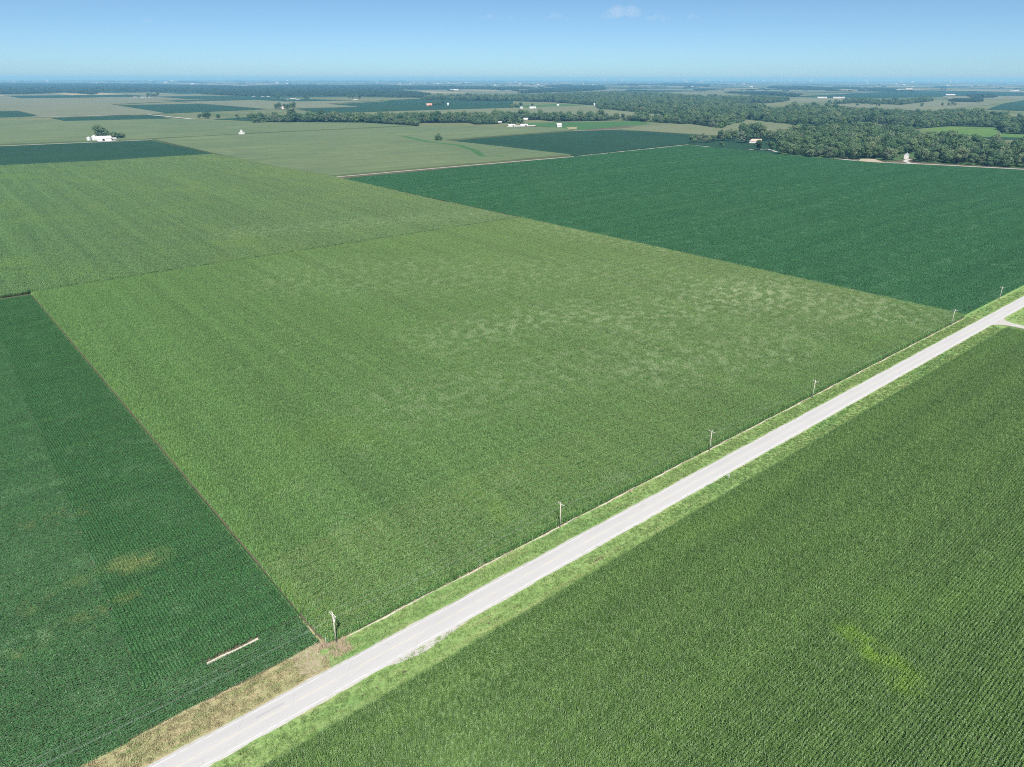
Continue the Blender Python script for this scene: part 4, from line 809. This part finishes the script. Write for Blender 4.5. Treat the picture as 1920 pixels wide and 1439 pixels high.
p = W(-.2, -8.0); o = empty('utility_box', (p.x, p.y, .1), A2, label='small white cable box at the corn edge near the third pole', cat='utility box'); MB().box(-.4, .4, -.3, .3, 0, .85).build('cabinet', M['white_wall'], o); MB().box(-.46, .46, -.36, .36, .85, .95).build('lid', M['white_roof'], o)
p = W(75.2, 8.8); o = empty('marker_post', (p.x, p.y, .05), A2, label='short dark delineator post in the right verge', cat='post'); MB().box(-.06, .06, -.04, .04, -.2, 1.2).build('shaft', M['dark'], o); MB().box(-.1, .1, -.07, -.04, .8, 1.15).build('reflector', M['post'], o)

# grass tufts and dry stalks along the verges
def tuft(seed, n_, h, sp, mat, wd=.05):
    r = random.Random(seed); b = MB()
    for k in range(n_):
        x, y = r.gauss(0, sp), r.gauss(0, sp); a = r.uniform(0, 6.28); l = h * r.uniform(.5, 1.2); e = l * r.uniform(.2, .7)
        b.add([(x - wd * math.sin(a), y + wd * math.cos(a), 0), (x + wd * math.sin(a), y - wd * math.cos(a), 0), (x + e * math.cos(a), y + e * math.sin(a), l)], [(0, 1, 2)])
    return b.mesh('tuft', [mat])
TG = proto_collection('grass_tuft', [tuft(400 + k, 26, .42, .28, M['verge'], .06) for k in range(5)])
TD = proto_collection('dry_tuft', [tuft(420 + k, 26, .4, .3, M['verge_dry'], .06) for k in range(4)])
TS = proto_collection('dry_stalks', [tuft(440 + k, 30, .75, .35, M['dry'], .03) for k in range(4)])
def scat(name, coll, boxes, label, cat, z=.08, s=(.6, 1.3)):
    P = []
    for s0, s1, t0, t1, dens in boxes:
        n_ = int((s1 - s0) * (t1 - t0) * dens); q = np.c_[np.random.uniform(s0, s1, n_), np.random.uniform(t0, t1, n_)]
        xy = O2 + q[:, :1] * DS + q[:, 1:] * DT; zz = np.interp(np.where(q[:, 1] < 3.5, -q[:, 1], q[:, 1] - 7), [0, .6, 2.2, 4, 6, 9], [.22, .2, .08, .0, .04, .06]); P.append(np.c_[xy, zz])
    P = np.concatenate(P); P = P[in_view(P)]; print(name, len(P))
    o = scatter(name, coll, P, np.random.uniform(0, 6.28, len(P)), np.random.uniform(*s, len(P))); tag(o, label, cat)
scat('verge_grass', TG, [(-141, 250, -6.2, -.9, 2.6), (-330, 246, 7.9, 14.9, 2.2), (-330, 246, 13.6, 15.0, 2.), (250, 420, -7, -1, 1.), (264, 420, 8, 24, .5)], 'rough green grass on both verges of the road', 'grass')
scat('dry_verge_grass', TD, [(-330, -143, -8.8, -.9, 2.6)], 'mown straw coloured grass beside the lower left road', 'grass')
scat('dry_stalks', TS, [(-141, -136.2, -7, -2.6, 5), (-149, -142, -9, -2.2, 2.2), (-142.2, -138, -9.3, -6.8, 5), (-142, 250, -7.3, -6.6, .5)], 'dry brown weed stalks round the corner pole and along the soil strip', 'weeds', s=(.6, 1.2))

# ------------------------------------------------------------------ clouds (outside the haze)
n = N('cloud_vapour'); n.t.nodes.clear(); pv = n.t.nodes.new('ShaderNodeVolumePrincipled'); om = n.t.nodes.new('ShaderNodeOutputMaterial'); pv.inputs['Color'].default_value = (.97, .98, 1, 1); pv.inputs['Density'].default_value = .0003; n.t.links.new(pv.outputs[0], om.inputs['Volume']); M['cloud'] = n.mat
def cloud(x, y, wpx, hpx, label, seed, dens=1.):
    r = random.Random(seed); D = 26000.; p = G(x, 300); dirx = (x - 960) / FPX
    el = math.atan((HY - y) / FPX) ; loc = Vector((dirx * D, D, H + D * math.tan(el) * 1.09)); k = D / FPX * 1.05
    b = bmesh.new(); wd, hg = wpx * k * 1.25, hpx * k
    for i in range(11):
        q = r.uniform(-.5, .5); hh = hg * (1 - (abs(q + .12) * 2) ** 1.3) * r.uniform(.55, 1.) + hg * .12; rad = max(hg * .16, hh * .42)
        m_ = Matrix.Translation((q * wd, r.uniform(-.2, .2) * wd * .5, max(rad * .5, hh - rad))) @ Matrix.Diagonal((rad * r.uniform(1.2, 1.9), rad * 1.4, rad, 1)); bmesh.ops.create_icosphere(b, subdivisions=2, radius=1, matrix=m_)
    me = bpy.data.meshes.new('cloud'); b.to_mesh(me); b.free(); me.materials.append(M['cloud']); o = link(bpy.data.objects.new('cloud', me)); o.location = loc
    md = o.modifiers.new('merge', 'REMESH'); md.mode = 'VOXEL'; md.voxel_size = hg / 14; return tag(o, label, 'cloud', 'small fair weather clouds')
cloud(1160, 67, 75, 27, 'largest pale cumulus cloud, right of centre in the sky', 1); cloud(1208, 66, 70, 9, 'thin cloud tail right of the largest cloud', 2); cloud(1260, 65, 22, 9, 'small cloud puff farthest right', 3)
cloud(1038, 66, 34, 13, 'small cloud puff left of the largest cloud', 4); cloud(970, 66, 40, 6, 'faint flat cloud shred in the sky', 5); cloud(927, 66, 32, 9, 'faint small cloud, leftmost of the group', 6); cloud(355, 72, 18, 9, 'tiny faint cloud puff alone on the left', 7)

# ------------------------------------------------------------------ haze
hz = MB().box(-FAR - 500, FAR + 500, -3500, FAR + 500, -2, 182).build('haze', None); hz['kind'] = 'stuff'; hz.data.materials.clear()
hm = bpy.data.materials.new('haze_air'); hm.use_nodes = True; hm.node_tree.nodes.clear(); pv = hm.node_tree.nodes.new('ShaderNodeVolumePrincipled'); om = hm.node_tree.nodes.new('ShaderNodeOutputMaterial')
pv.inputs['Color'].default_value = (.165, .43, .73, 1); pv.inputs['Absorption Color'].default_value = (.35, .35, .35, 1); pv.inputs['Density'].default_value = 7.2e-5; pv.inputs['Anisotropy'].default_value = 0.
hm.node_tree.links.new(pv.outputs[0], om.inputs['Volume']); hz.data.materials.append(hm)
